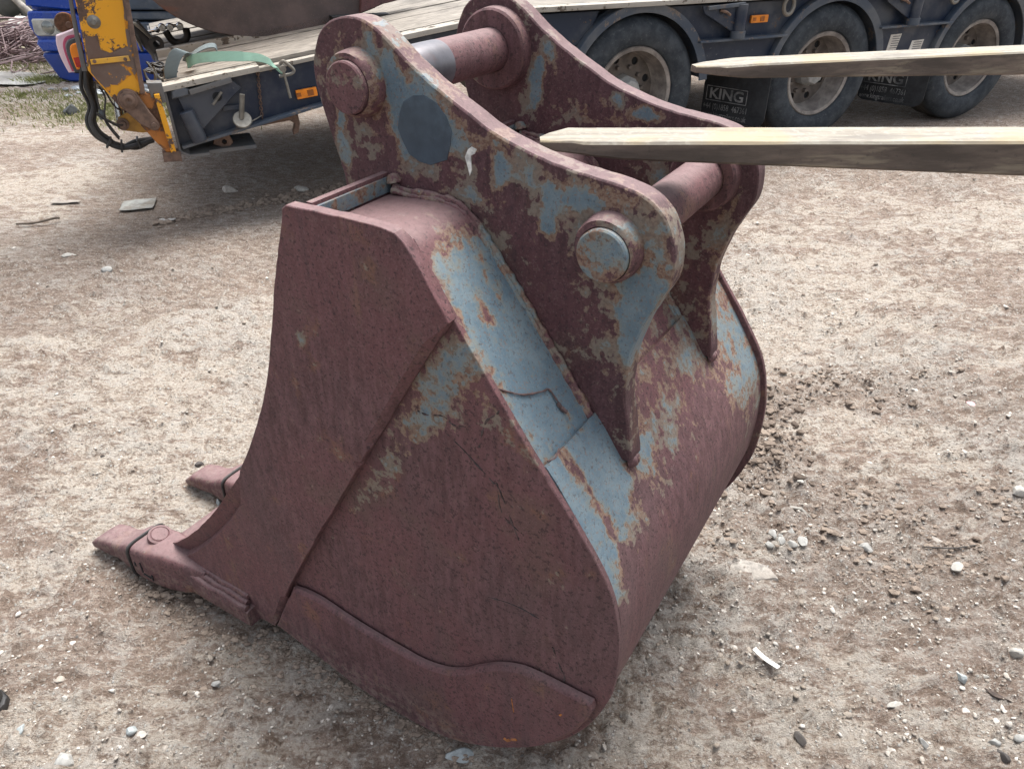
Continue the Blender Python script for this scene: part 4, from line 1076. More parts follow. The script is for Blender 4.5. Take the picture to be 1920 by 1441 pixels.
# tail lamp board
lb = plate('tail_lamp_board', spline([(-4.876, 1.002), (-4.884, .97), (-4.885, .92), (-4.877, .87), (-4.868, .834)], 4) + [(-4.79, .832), (-4.770, 1.0), (-4.795, 1.026), (-4.83, 1.015)], .12, .17, Td, M_PINKS, trailer, .004, .02)
plate('reflector_band', spline([(-4.79, 1.005), (-4.83, .998), (-4.852, .975), (-4.860, .94), (-4.858, .89), (-4.852, .84)], 4) + spline([(-4.843, .84), (-4.850, .90), (-4.850, .945), (-4.843, .968), (-4.825, .985), (-4.79, .992)], 4), .116, .121, Td, M_PINKD, lb, .001, .02)
plate('lamp_housing', spline([(-4.78, .995), (-4.82, .985), (-4.842, .962), (-4.848, .93), (-4.846, .88), (-4.840, .836)], 4) + [(-4.785, .835), (-4.768, .99)], .100, .12, Td, M_LAMPG, lb, .004, .02)
plate('indicator_lens', spline([(-4.785, .972), (-4.815, .965), (-4.828, .950), (-4.832, .92), (-4.830, .88), (-4.826, .850)], 4) + [(-4.787, .852), (-4.770, .968)], .086, .101, Td, M_ORANGE, lb, .004, .02)
plate('red_reflector', [(-4.824, .862), (-4.826, .905), (-4.800, .907), (-4.797, .862)], .080, .087, Td, M_RED, lb, .002, .02)
plate('ramp_stop', circ((-4.835, 1.035), .048, 20), .30, .34, Td, M_ORUST, trailer, .004, .02)
g = MB(); g.lathe([(0, .285), (.014, .285), (.016, .292), (.016, .30)], (-4.818, 0, 1.028), (0, 1, 0), 12, Tm); g.ob('ramp_stop_bolt', M_BRUST, trailer)

# ------------------------------------------------------------------ things lying on the trailer
def top_thing(name, u, v, z, label, cat, group=None):
    p = TR_T * (TR_T0 + u) + TR_N * (TR_OFF + v)
    e = empty(name, (p[0], p[1], z), rad(24), label, cat, group)
    return e, (lambda a, b, c: (a - u, b - v, c - z))
def ribbon(g, path, width, th, M, wdir=None):
    """flat strap: path points, width vectors"""
    P = [Vector(p) for p in path]; V = []
    for i, p in enumerate(P):
        t = (P[min(i + 1, len(P) - 1)] - P[max(i - 1, 0)]).normalized()
        w = Vector(width[i]) if hasattr(width[0], '__len__') else Vector(wdir) * width[i]
        nrm = t.cross(w).normalized() * th / 2
        h = w / 2
        V += [p - h - nrm, p + h - nrm, p + h + nrm, p - h + nrm]
    F = []
    for i in range(len(P) - 1):
        for k in range(4): F.append((i * 4 + k, i * 4 + (k + 1) % 4, i * 4 + 4 + (k + 1) % 4, i * 4 + 4 + k))
    F += [(3, 2, 1, 0), tuple(len(P) * 4 - 4 + k for k in range(4))]
    g.add([M(*v) for v in V], F)
def webbing(name, col):
    t = NT(name)
    wv = t.t.nodes.new('ShaderNodeTexWave'); wv.inputs['Scale'].default_value = 60; wv.inputs['Distortion'].default_value = .4
    t.t.links.new(t.obj(), wv.inputs[0])
    n = t.noise(12, 5, .6)
    c = t.mix(t.ss(wv.outputs['Fac'], .2, .8), tuple(x * .65 for x in col), col)
    c = t.mix(t.math('MULTIPLY', t.ss(n, .5, .7), .5), c, tuple(x * .5 + .04 for x in col))
    return t.out(c, .85, 0, t.bump(wv.outputs['Fac'], .4, .002))
M_GREEN = webbing('green_webbing', (.25, .43, .335)); M_GWEB = webbing('grey_webbing', (.17, .21, .22))
e, M = top_thing('load_strap', -4.05, .06, deckz(-4.05), 'pale green webbing load strap lying along the deck edge with a shackle on its end', 'load strap')
g = MB()
ribbon(g, spline([(-4.31, .14, .835), (-4.27, .11, .858), (-4.20, .08, .868), (-4.10, .06, .868), (-4.02, .05, .862), (-3.95, .02, .855), (-3.905, -.01, .835), (-3.875, -.035, .805), (-3.868, -.045, .785)], 5), [(0, .02, .045)] * 20 + [(-.006, .03, .038)] * 12 + [(-.03, .03, .03)] * 12, .006, M); g.ob('webbing', M_GREEN, e)
g = MB(); g.tube(spline([(-3.865, -.055, .83), (-3.845, -.06, .845), (-3.815, -.06, .82), (-3.797, -.06, .795), (-3.815, -.06, .780), (-3.85, -.06, .775), (-3.878, -.06, .772)], 5), .0085, 8, M); g.ob('shackle', M_GALV, e)
g = MB(); g.tube([(-3.853, -.065, .80), (-3.838, -.065, .66)], .0075, 8, M); g.tube([(-3.856, -.05, .81), (-3.856, -.085, .81)], .017, 10, M); g.ob('shackle_pin', M_GALV, e)
e, M = top_thing('grey_strap', -4.36, .12, deckz(-4.36), 'grey blue webbing strap folded in a standing loop on the tail of the trailer deck', 'strap')
g = MB(); ribbon(g, spline([(-4.405, .10, .765), (-4.40, .09, .81), (-4.37, .09, .87), (-4.335, .10, .902), (-4.30, .12, .89), (-4.285, .16, .86), (-4.30, .2, .83)], 6), [.075] * 80, .006, M, (.75, .1, -.35)); g.ob('webbing', M_GWEB, e)
e, M = top_thing('clear_strap_loop', -4.19, .35, deckz(-4.19), 'small dull strap end curling up behind the green webbing', 'strap')
g = MB(); ribbon(g, spline([(-4.30, .34, .82), (-4.25, .32, .86), (-4.19, .32, .885), (-4.145, .33, .885), (-4.135, .35, .86), (-4.14, .36, .835)], 5), [.05] * 60, .004, M, (.15, .9, .3)); g.ob('webbing', M_GWEB, e)
e, M = top_thing('chain_and_hooks', -4.47, .28, deckz(-4.47), 'dark rusty chain and load hooks heaped at the tail corner of the deck', 'chain')
g = MB()
for k in range(26):
    c = Vector((-4.50 + .11 * random.random(), .12 + .30 * random.random(), deckz(-4.45) + .012 + .035 * random.random()))
    R = Matrix.Rotation(random.random() * 6, 3, 'Z') @ Matrix.Rotation(random.uniform(-1, 1), 3, 'X')
    g.tube([c + R @ Vector((.017 * math.cos(q), .028 * math.sin(q), 0)) for q in np.linspace(0, 2 * math.pi, 11)], .006, 6, M)
g.ob('chain_link_heap', M_BLACK, e)
for c, s in (((-4.505, .10, .775), 1), ((-4.455, .12, .785), -1)):
    g = MB(); g.tube(spline([(c[0] - .02, c[1], c[2] + .05), (c[0] - .015, c[1], c[2] + .01), (c[0], c[1], c[2] - .012), (c[0] + .02, c[1], c[2] - .008), (c[0] + .028, c[1], c[2] + .02), (c[0] + .024, c[1], c[2] + .04)], 5), [.004 + .005 * math.sin(math.pi * i / 25) for i in range(26)], 8, M)
    g.ob('hook', M_GALV, e)
e, M = top_thing('load_binder', -4.40, 1.2, deckz(-4.40), 'black pipe and chromed lever load binder lying across the deck under the brown bucket', 'load binder')
g = MB(); g.lathe([(.030, -.10), (.038, -.10), (.042, -.09), (.042, .10), (.05, .11), (.05, .13), (.036, .13)], (-4.49, 1.2, .83), (.5, .1, -.85), 20, M); g.ob('pipe', M_BLACK, e)
g = MB(); g.tube(spline([(-4.52, 1.2, .76), (-4.53, 1.15, .82), (-4.55, 1.1, .89), (-4.53, 1.1, .925), (-4.50, 1.1, .90), (-4.44, 1.15, .82)], 6), .010, 8, M); g.ob('strap_band', M_GALV, e)
g = MB(); g.tube(spline([(-4.50, 1.22, .845), (-4.45, 1.22, .862), (-4.39, 1.22, .872), (-4.32, 1.22, .885), (-4.25, 1.22, .888)], 4), [.010 + .010 * (i % 5 == 2) for i in range(17)], 10, M); g.ob('lever', M_CHROME, e)
g = MB()
for u_ in (-4.375, -4.33, -4.27): g.lathe([(0, -.03), (.018, -.03), (.022, -.02), (.022, .02), (.018, .03), (0, .03)], (u_, 1.2, .885), (0, 1, 0), 14, M)
g.ob('knuckle', M_CHROME, e)
g = MB(); g.tube(spline([(-4.36, 1.22, .86), (-4.33, 1.22, .80), (-4.28, 1.22, .79), (-4.24, 1.22, .82), (-4.235, 1.22, .87)], 5), .022, 10, M); g.lathe([(.02, -.02), (.045, -.02), (.045, .02), (.02, .02)], (-4.43, 1.15, .80), (0, 1, 0), 18, M); g.ob('coupling', M_BLACK, e)

# the brown bucket riding on the trailer
e, M = top_thing('brown_bucket', -3.7, 1.2, deckz(-3.7), 'big plain brown bucket lying on the trailer deck at the top edge', 'excavator bucket')
ob_ = spline([(-4.52, 1.35), (-4.47, 1.18), (-4.40, 1.077), (-4.293, .981), (-4.16, .912), (-4.017, .870), (-3.864, .849), (-3.70, .849), (-3.56, .863), (-3.40, .893), (-3.20, .948), (-3.10, .977)], 4) + [(-3.06, 1.01), (-2.95, 1.30), (-3.0, 1.75), (-3.6, 1.9), (-4.3, 1.8)]
def brown():
    t = NT('brown_bucket_rust')
    n = t.noise(7, 7, .65); f = t.noise(90, 5, .6); g_ = t.noise(4, 4, .6, t.obj((.4, 1, 1.6)))
    c = t.mix(t.ss(n, .35, .7), (.075, .058, .055), (.12, .088, .082))
    c = t.mix(t.math('MULTIPLY', t.ss(f, .6, .68), .7), c, (.17, .125, .11))
    c = t.mix(t.math('MULTIPLY', t.ss(g_, .58, .7), .6), c, (.20, .075, .045))
    return t.out(c, .72, 0, t.bump(f, .3, .002))
M_BROWN = brown()
plate('side_panel', ob_, .80, .83, lambda u, z, v: M(u, v, z), M_BROWN, e, .005, .05)
plate('side_panel', ob_, 1.62, 1.65, lambda u, z, v: M(u, v, z), M_BROWN, e, .005, .05)
g = MB(); pr = ob_[4:40]; V = []
for (a, b) in pr:
    V += [M(a, .83, b + .012), M(a, 1.62, b + .012)]
g.add(V, [(2 * i, 2 * i + 1, 2 * i + 3, 2 * i + 2) for i in range(len(pr) - 1)]); g.ob('curved_shell', M_BROWN, e)
plate('cutter_plate', [(-3.21, .957), (-3.16, .967), (-3.06, 1.0), (-2.86, 1.035), (-2.80, 1.12), (-2.95, 1.30), (-3.17, 1.2)], .76, .80, lambda u, z, v: M(u, v, z), M_RUST, e, .006, .04, 0, const(-.7))

# ================================================================== FORK TINES
def fork_mat():
    t = NT('worn_fork_steel')
    n = t.noise(8, 7, .65, t.obj((.35, 2, 2))); f = t.noise(40, 5, .65, t.obj((.12, 1, 1))); s = t.noise(90, 4, .6); b = t.noise(5, 3, .5)
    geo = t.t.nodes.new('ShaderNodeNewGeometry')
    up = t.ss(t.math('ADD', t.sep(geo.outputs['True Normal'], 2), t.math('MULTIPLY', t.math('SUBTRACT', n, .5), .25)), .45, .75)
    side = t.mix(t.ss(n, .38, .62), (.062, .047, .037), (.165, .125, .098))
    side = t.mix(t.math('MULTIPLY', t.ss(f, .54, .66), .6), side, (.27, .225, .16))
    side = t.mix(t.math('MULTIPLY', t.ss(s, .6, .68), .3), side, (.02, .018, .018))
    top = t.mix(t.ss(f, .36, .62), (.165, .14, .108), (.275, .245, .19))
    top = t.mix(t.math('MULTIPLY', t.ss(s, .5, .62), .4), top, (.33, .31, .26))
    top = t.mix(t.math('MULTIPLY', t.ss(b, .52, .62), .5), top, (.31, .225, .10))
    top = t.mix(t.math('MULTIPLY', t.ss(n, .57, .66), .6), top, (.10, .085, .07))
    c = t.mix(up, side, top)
    return t.out(c, .62, .0, t.bump(t.math('ADD', n, f), .35, .002), .5)
M_FORK = fork_mat()
def tine(name, p0, p1, width, secs, label):
    p0 = Vector(p0); p1 = Vector(p1); ax = (p1 - p0); L = ax.length; ax = ax / L
    e = empty(name, tuple(p0), math.atan2(ax.y, ax.x), label, 'fork tine', 'loader fork tines above the bucket')
    V = []; n = 0; F = []
    for (s, wl, wr, zt, zb) in secs:                # s in metres from the tip
        b = .0035 if s > .05 else .002
        ww = width / 2
        ring_ = [(-wr * ww + b, zb), (wl * ww - b, zb), (wl * ww, zb + b), (wl * ww, zt - b), (wl * ww - b, zt), (-wr * ww + b, zt), (-wr * ww, zt - b), (-wr * ww, zb + b)]
        for (yy, zz) in ring_: V.append((s, yy, zz + (random.random() - .5) * .0006))
        n += 1
    for i in range(n - 1):
        for k in range(8): F.append((i * 8 + k, i * 8 + (k + 1) % 8, i * 8 + 8 + (k + 1) % 8, i * 8 + 8 + k))
    F += [tuple(range(8))[::-1], tuple((n - 1) * 8 + k for k in range(8))]
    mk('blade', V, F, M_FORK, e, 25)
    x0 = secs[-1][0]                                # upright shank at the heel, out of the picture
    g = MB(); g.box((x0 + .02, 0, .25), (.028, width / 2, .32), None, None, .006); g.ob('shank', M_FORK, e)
    return e
def tsec(L, th, tl):
    out = []
    for s in list(np.linspace(0, .2, 14)) + list(np.linspace(.24, L, 26)):
        k = s / L
        w_ = min(1, (.05 + (s / tl) ** .6)) if s < tl else 1
        zt = -.004 * max(0, 1 - s / tl)
        t_ = .013 + th[0] * min(1, s / .12) + th[1] * k
        out.append((s, max(w_, .12), min(1.0, .45 + s / .07 * .55) if s < .07 else 1.0, zt, zt - t_))
    return out
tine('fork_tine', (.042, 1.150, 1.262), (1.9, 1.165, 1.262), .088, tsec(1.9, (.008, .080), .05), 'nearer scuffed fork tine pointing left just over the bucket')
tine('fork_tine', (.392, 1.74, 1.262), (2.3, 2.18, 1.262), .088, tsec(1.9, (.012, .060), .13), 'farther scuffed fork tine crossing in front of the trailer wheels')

# ================================================================== BLUE TRUCK
tk = empty('blue_truck', (-3.45, 8.9, 0), 0, 'blue lorry cab with a clouded headlamp parked behind the tail of the trailer', 'truck')
def Km(x, y, z): return (x + 3.45, y - 8.9, z)
def kbox(name, c, h, mat, bev=.03, parent=tk):
    g = MB(); g.box(c, h, Km, None, bev); return g.ob(name, mat, parent)
def kfront(name, outline, y0, y1, mat, parent=tk, bevel=.015):
    return plate(name, outline, y0, y1, lambda x, z, y: Km(x, y, z), mat, parent, bevel, .05)
kfront('cab', [(-4.70, .66), (-4.74, .9), (-4.70, 2.6), (-4.5, 3.0), (-2.4, 3.0), (-2.2, 2.6), (-2.2, .7), (-2.3, .62), (-4.6, .62)], 8.12, 10.2, M_BLUE)
kfront('windscreen', [(-4.55, 1.75), (-4.45, 2.7), (-2.45, 2.7), (-2.35, 1.75)], 8.10, 8.119, M_GLASSD)
kfront('front_panel', [(-4.68, .70), (-4.66, .86), (-4.55, .98), (-4.2, 1.02), (-3.86, 1.0), (-3.84, .68), (-4.3, .665)], 8.00, 8.118, M_BLUE)
kfront('lamp_surround', [(-4.70, .53), (-4.68, .64), (-4.66, .655), (-4.25, .655), (-4.18, .60), (-4.15, .40), (-4.60, .375), (-4.65, .40)], 7.98, 8.11, M_BLUE)
hl = kfront('headlamp', [(-4.655, .475), (-4.645, .580), (-4.63, .592), (-4.40, .592), (-4.36, .585), (-4.335, .555), (-4.325, .46), (-4.34, .445), (-4.60, .437), (-4.635, .445)], 7.955, 7.99, None or simple('clouded_headlamp', (.40, .40, .375), .18, 0, .25, 9, .05, (.20, .20, .19), .6, dscale=11), tk, .012)
g = MB(); g.lathe([(.0, -.012), (.03, -.010), (.062, .0), (.066, .006)], (-4.50, 7.955, .515), (0, 1, 0), 24, Km); g.lathe([(0, -.008), (.05, .0), (.052, .006)], (-4.39, 7.955, .525), (0, 1, 0), 20, Km)
g.ob('reflector', simple('lamp_reflector', (.22, .23, .22), .15, .6, .2, 12), hl)
kfront('bumper', [(-4.66, .37), (-4.64, .405), (-4.58, .41), (-2.35, .41), (-2.28, .37), (-2.30, .30), (-4.62, .30)], 7.94, 8.3, M_BLUE, tk, .02)
kfront('lower_bumper', [(-4.645, .26), (-4.62, .29), (-2.32, .29), (-2.3, .2), (-2.4, .02), (-4.45, .02), (-4.54, .05)], 7.95, 8.3, simple('blue_bumper_paint', (.010, .045, .26), .3, 0, .2, 3, .02, (.03, .035, .05), .5, dscale=4), tk, .02)
fg = kfront('fog_lamp_recess', [(-4.365, .105), (-4.375, .20), (-4.10, .20), (-4.12, .105)], 7.935, 7.952, M_DARK, tk, .004)
kfront('fog_lamp', [(-4.33, .115), (-4.345, .19), (-4.14, .19), (-4.15, .115)], 7.928, 7.936, simple('fog_lamp_glass', (.20, .21, .20), .2, 0, .2, 20), fg, .004)
for z0, z1, y_, m_ in ((.665, .80, 8.0, M_GRILLE), (.575, .648, 8.02, M_GRILLE), (.470, .555, 8.0, M_GRILLE), (.82, .93, 8.0, M_GRILLE)):
    kfront('grille_slat', [(-3.83, z0), (-3.83, z1), (-2.3, z1), (-2.3, z0)], y_, y_ + .10, m_, tk, .012)
kbox('grille_backing', (-3.1, 8.115, .70), (.80, .01, .33), M_DARK, .003)
for x_ in (-4.40, -2.5):
    g = MB(); g.lathe([(.0, -.14), (.28, -.14), (.30, -.15), (.45, -.15), (.50, -.10), (.50, .12), (.45, .15), (.0, .15)], (x_, 9.3, .50), (1, 0, 0), 32, Km); g.ob('wheel', M_BLACK, tk)

# ================================================================== SCRAP BACKGROUND
e = empty('rubber_scrap_heap', (-8.2, 12.9, 0), 0, 'dark heap of torn rubber and black sheeting in the far left corner', 'scrap heap')
for k in range(7):
    v = rock_verts(ICO3[0], 300 + k, 6, .12) * np.array([.55, .45, .42]) * random.uniform(.6, 1.1)
    c = np.array([-.9 + .3 * k + random.uniform(-.2, .2), random.uniform(-.5, .4), .25 + .25 * (k % 3)])
    mk('torn_sheet', v + c, ICO3[1], M_BLACK if k % 3 else simple('grey_sheeting', (.16, .165, .15), .7, 0, .3, 4, .3), e, 30)
e = empty('scrap_hose', (-6.7, 11.7, 0), 0, 'pale dusty hose looping down beside the blue lorry headlamp', 'hose')
g = MB(); g.tube(spline([(-.75, .3, .95), (-.55, .2, .62), (-.25, .1, .30), (.0, 0, .16), (.25, -.1, .22), (.32, -.15, .35), (.2, -.1, .42), (.05, 0, .32)], 8), .045, 10); g.ob('hose_coil', simple('dusty_hose', (.26, .24, .21), .8, 0, .3, 12), e)
for k, (x_, y_, r_, lab) in enumerate(((-6.55, 10.9, .22, 'crumpled white plastic drum lying left of the blue lorry'), (-6.15, 10.9, .16, 'small off white rag lying against the lorry corner'), (-7.4, 11.2, .15, 'pale crumpled bag at the left edge by the wire heap'))):
    v = rock_verts(ICO3[0], 400 + k, 10, .12) * np.array([1.3, .8, .75]) * r_ + np.array([0, 0, r_ * .5])
    o = mk('crumpled_plastic', v, ICO3[1], simple('dirty_white_plastic_%d' % k, (.52, .50, .46), .6, 0, .25, 8, .4), None, 30)
    o.location = (x_, y_, 0); tag(o, lab, 'plastic waste')
g = MB()
for k in range(130):
    c = np.array([random.gauss(0, .42), random.gauss(0, .35), .0]); hgt = .38 * math.exp(-(c[0] / .6) ** 2)
    p = [c + np.array([random.gauss(0, .22), random.gauss(0, .22), random.random() * hgt + .01]) for _ in range(4)]
    g.tube(spline(p, 5), .006 + .004 * random.random(), 4)
o = g.ob('wire_heap', simple('pinkish_scrap_wire', (.17, .115, .115), .7, 0, .45, 3, .1), None); o.location = (-5.85, 9.35, 0)
tag(o, 'tangled heap of pinkish scrap wire on the ground left of the blue lorry', 'wire heap')
g = MB()
for k in range(26):
    x_, y_ = -4.2 + random.gauss(.35, .3), 7.55 + random.gauss(0, .14)
    v = rock_verts(ICO2[0], 600 + k, 8, .2) * np.array([.07, .05, .035]) * random.uniform(.5, 1.4) + np.array([x_, y_, .02])
    g.add(v.tolist(), ICO2[1].tolist())
o = g.ob('rubbish_litter', simple('foil_litter', (.30, .32, .33), .4, .2, .7, 5, .3), None, 30); tag(o, 'bits of foil and rubbish trodden into the mud under the lorry bumper', None, None, 'stuff')
# wet pale puddle
pts = []
for k in range(60):
    a = 2 * math.pi * k / 60; r = 1 + .35 * math.sin(3 * a + 1) + .25 * math.sin(7 * a) + .12 * math.sin(13 * a + 2)
    pts.append((-4.85 + 1.15 * r * math.cos(a) * .8, 8.15 + .26 * r * math.sin(a) + .16 * math.cos(a)))
zz = max(gz(x, y) for x, y in [(-5.4, 8.0), (-4.85, 8.15), (-4.4, 8.2), (-5.0, 8.3)]) - .001
o = mk('puddle', [(x, y, zz) for x, y in pts], [tuple(range(len(pts)))], simple('milky_water', (.42, .42, .40), .06, 0, .3, 2.5, .0, (.2, .18, .15), .6, dscale=3), None, fix=False)
tag(o, 'shallow milky puddle in front of the blue lorry', None, None, 'structure')
# grass
g_v, g_f = [], []
def tuft(cx, cy, sx, sy, n, hh):
    for _ in range(n):
        x, y = cx + random.gauss(0, sx), cy + random.gauss(0, sy); a = random.random() * 6.28; h = hh * random.uniform(.4, 1.3); w = .006
        z = gz2(x, y); b = len(g_v); lx, ly = random.gauss(0, .5) * h, random.gauss(0, .5) * h
        g_v.extend([(x - w * math.cos(a), y - w * math.sin(a), z - .005), (x + w * math.cos(a), y + w * math.sin(a), z - .005), (x + lx * .5 + w * .6, y + ly * .5, z + h * .6), (x + lx, y + ly, z + h)])
        g_f.extend([(b, b + 1, b + 2), (b, b + 2, b + 3)])
def gz2(x, y): return 0.0
tuft(-3.55, 6.85, .45, .25, 2300, .036); tuft(-3.1, 6.6, .35, .2, 1000, .032); tuft(-4.55, 7.35, .4, .12, 1000, .035); tuft(-4.75, 8.0, .12, .07, 700, .06); tuft(-5.6, 8.75, .5, .15, 900, .045)
gx = np.array([v[0] for v in g_v]); gy = np.array([v[1] for v in g_v]); hz_ = gheight(gx, gy, False)
g_v = [(v[0], v[1], v[2] + h) for v, h in zip(g_v, hz_)]
def grass_mat():
    t = NT('yard_grass'); n = t.noise(5, 4, .6)
    return t.out(t.mix(t.ss(n, .35, .65), (.17, .19, .06), (.33, .33, .14)), .7, 0)
o = mk('grass', g_v, g_f, grass_mat(), None, fix=False, flat=True); tag(o, 'thin patches of short grass beside the puddle and the yellow ramp', None, None, 'stuff')

# ================================================================== LOOSE STONES AND SCRAP
def stone(x, y, r, sc, seed, mat, label, group=None, rz=0.0, sink=.35, cat='stone', name='stone', sub=3, facets=9):
    base = {2: ICO2, 3: ICO3}[sub]
    v = rock_verts(base[0], seed, facets, .03) * np.array(sc) * r
    o = mk(name, v, base[1], mat, None, 28)
    o.location = (x, y, gz(x, y) + r * sc[2] * (1 - 2 * sink) * .75); o.rotation_euler = (random.uniform(-.1, .1), random.uniform(-.1, .1), rz)
    return tag(o, label, cat, group)
stone(.668, 1.452, .062, (1.3, .78, .30), 3, simple('buff_slab', (.29, .265, .235), .9, 0, .35, 70, .6, (.25, .22, .19), .5, .004, 30), 'large flat buff slab bedded in the mud right of the bucket heel', None, -.35, .5, facets=14)
for k, (x, y, r) in enumerate(((.756, 1.578, .015), (.785, 1.585, .013), (.775, 1.555, .014), (.815, 1.590, .016), (.835, 1.553, .017), (.800, 1.545, .014), (.735, 1.545, .013), (.865, 1.60, .012))):
    stone(x, y, r, (1.25, .9, .65), 20 + k, M_STG, 'rounded pale grey pebble in the cluster just behind the flat buff slab', 'pebbles clustered behind the flat slab', random.random() * 6, .2)
stone(1.013, 1.535, .020, (1.1, .95, .8), 40, M_STG, 'lumpy grey stone standing alone right of the pebble cluster')
stone(1.228, 1.452, .019, (1.35, .9, .6), 41, M_STW, 'whitish angular stone at the foot of a crumbly patch on the right', None, .2)
stone(1.235, 1.580, .020, (1.7, .7, .4), 42, M_STT, 'thin flat tan flake of stone on the right of the yard', None, -.7)
stone(1.578, 1.772, .022, (1.2, 1, .8), 43, M_STW, 'bright white stone near the right edge behind all other stones there')
stone(.914, 1.815, .013, (1.3, .9, .7), 44, M_STW, 'upper of two small white stones beside the dug earth', None, .4)
stone(.898, 1.786, .011, (1.1, .9, .8), 45, M_STW, 'lower of two small white stones beside the dug earth')
stone(1.228, 1.170, .019, (1, .8, 1.0), 46, M_STW, 'sharp white triangular stone at the right edge above the dark bark')
stone(1.062, 1.103, .016, (.8, 1.0, .9), 47, M_STB, 'blue grey chip standing at the left end of the dark bark', None, .4)
stone(1.122, 1.110, .011, (1, 1, .8), 48, M_STW, 'small white pebble above the middle of the dark bark')
stone(1.118, .952, .014, (1.3, .8, .7), 49, M_STG, 'smooth grey pebble low at the right edge of the photo', None, .3)
stone(1.060, .917, .017, (1.1, .9, .8), 50, M_STD, 'round near black lump in the bottom right corner', cat='dirt clod', name='dirt_clod')
stone(1.055, .945, .012, (1.4, .8, .7), 51, M_STG, 'pale stone resting against the black lump in the bottom right corner')
stone(1.213, 1.095, .011, (1, .9, .8), 52, simple('brown_lump', (.10, .07, .05), .9, 0, .3, 40, .4), 'small brown lump at the right edge under the dark bark', cat='dirt clod', name='dirt_clod')
stone(.636, .955, .013, (.75, 1.5, .6), 53, M_STD, 'black pointed chip of slate near the bottom edge right of the bucket', None, .3)
stone(.878, 1.035, .012, (1.7, .8, .6), 54, M_STW, 'long whitish stone in the lower right foreground', None, .1)
stone(.90, .94, .011, (.6, 1.5, .7), 55, M_STG, 'narrow upright grey pebble near the bottom right', None, .3)
stone(-.968, .913, .022, (1.15, .95, .75), 56, M_STG, 'largest pale grey stone at the bottom left of the photo')
stone(-.850, .978, .012, (1.0, 1, .85), 57, M_STB, 'blocky blue grey stone in the lower left, one of a close pair', None, .5)
stone(-.822, .962, .011, (1.2, .9, .6), 58, M_STT, 'flatter pinkish stone beside the blocky blue grey one', None, .3)
stone(-1.092, .975, .012, (.8, 1.1, .7), 59, M_STB, 'egg shaped bluish pebble below the boot', None, .2)
stone(-.945, 1.086, .009, (1.3, .8, .8), 60, M_STW, 'clean white pebble right of the boot')
stone(-1.043, 1.06, .008, (1, .9, .8), 61, M_STW, 'tiny white pebble between the boot and the clean white pebble')
stone(-.115, .925, .021, (1.6, 1.0, .5), 62, M_STB, 'flat greenish grey stone poking out under the bucket heel', None, .2)
stone(-.70, 1.100, .012, (1.2, 1, .8), 63, M_STG, 'grey stone on the ground left of the wear strip of the bucket', None, .9)
stone(-.905, 1.735, .013, (.8, .8, 1.3), 64, M_STB, 'small pale pebble just in front of the far tooth', None, .3)
stone(-1.04, 1.93, .018, (1.2, .9, .7), 65, M_STD, 'dark knobbly clod behind the far tooth', cat='dirt clod', name='dirt_clod')
stone(-2.0, 3.41, .032, (1.1, .8, .7), 66, M_STG, 'lone grey stone on the open mud left of the bucket', None, .2)
stone(-2.30, 3.61, .026, (1.9, .8, .4), 67, M_STW, 'long pale stone left of the lone grey stone', None, .2)
stone(-1.805, 4.67, .050, (1.3, .9, .5), 68, M_STT, 'half buried tan stone in the wheel track below the deck', None, .3)
stone(-1.345, 4.69, .050, (1.2, .8, .5), 69, M_STW, 'smooth pale stone beside the upright ear of the bucket in the wheel track', None, -.4)
stone(-1.37, 1.965, .011, (1.4, .8, .7), 70, M_STD, 'small dark stone left of the far tooth on pale mud')
stone(-3.78, 6.66, .075, (1.1, .8, .9), 71, simple('dark_rag', (.06, .065, .065), .7, 0, .5, 20, .3), 'dark crumpled scrap lying at the edge of the grass', cat='scrap', name='scrap_lump')
g = stone(1.701, 2.272, .016, (1.8, .8, .3), 72, simple('pink_plastic', (.62, .36, .40), .5, 0, .15, 40, .2), 'faded pink plastic scrap on the mud at the right', None, -.4, .3, 'plastic scrap', 'plastic_scrap')
def lying(name, pts, r, mat, label, cat):
    g = MB(); P = spline([(x, y, gz(x, y) + z) for x, y, z in pts], 5)
    rr = [r * (1 + .3 * (random.random() - .5)) for _ in P]
    g.tube(P, rr, 7); o = g.ob(name, mat, None); return tag(o, label, cat)
stone(1.128, 1.058, .011, (3.4, .75, .6), 90, simple('dark_bark', (.075, .055, .045), .85, 0, .5, 60, .6), 'short dark piece of bark lying near the right edge', None, -.75, .25, 'bark', 'bark_piece', 3, 16)
lying('twig', [(-2.80, 4.03, .02), (-2.70, 4.045, .02), (-2.62, 4.10, .03), (-2.60, 4.12, .02)], .007, simple('weathered_twig', (.14, .11, .085), .8, 0, .3, 40), 'thin dark twig on the mud at the far left', 'stick')
lying('twig', [(1.17, 1.535, .006), (1.25, 1.525, .007), (1.33, 1.545, .006)], .002, M_STD, 'hair thin twig on the right beside the tan flake', 'stick')
g = MB(); ribbon(g, spline([(.590, 1.176, gz(.61, 1.15) + .010), (.599, 1.157, gz(.61, 1.15) + .012), (.613, 1.139, gz(.61, 1.15) + .012), (.634, 1.122, gz(.61, 1.15) + .009)], 5), [.012] * 20, .002, lambda *a: a, (.8, .6, 0))
o = g.ob('plastic_strip', simple('white_plastic_strip', (.66, .65, .61), .5, 0, .08, 30, .1)); tag(o, 'curved white plastic strip lying right of the bucket', 'plastic scrap')
g = MB(); g.tube([(.845, 1.70, gz(.845, 1.70) + .006), (.872, 1.685, gz(.872, 1.685) + .008), (.90, 1.672, gz(.9, 1.672) + .005)], [.004, .006, .003], 6); o = g.ob('bone_splinter', M_STW); tag(o, 'pale curved splinter below the two small white stones', 'splinter')
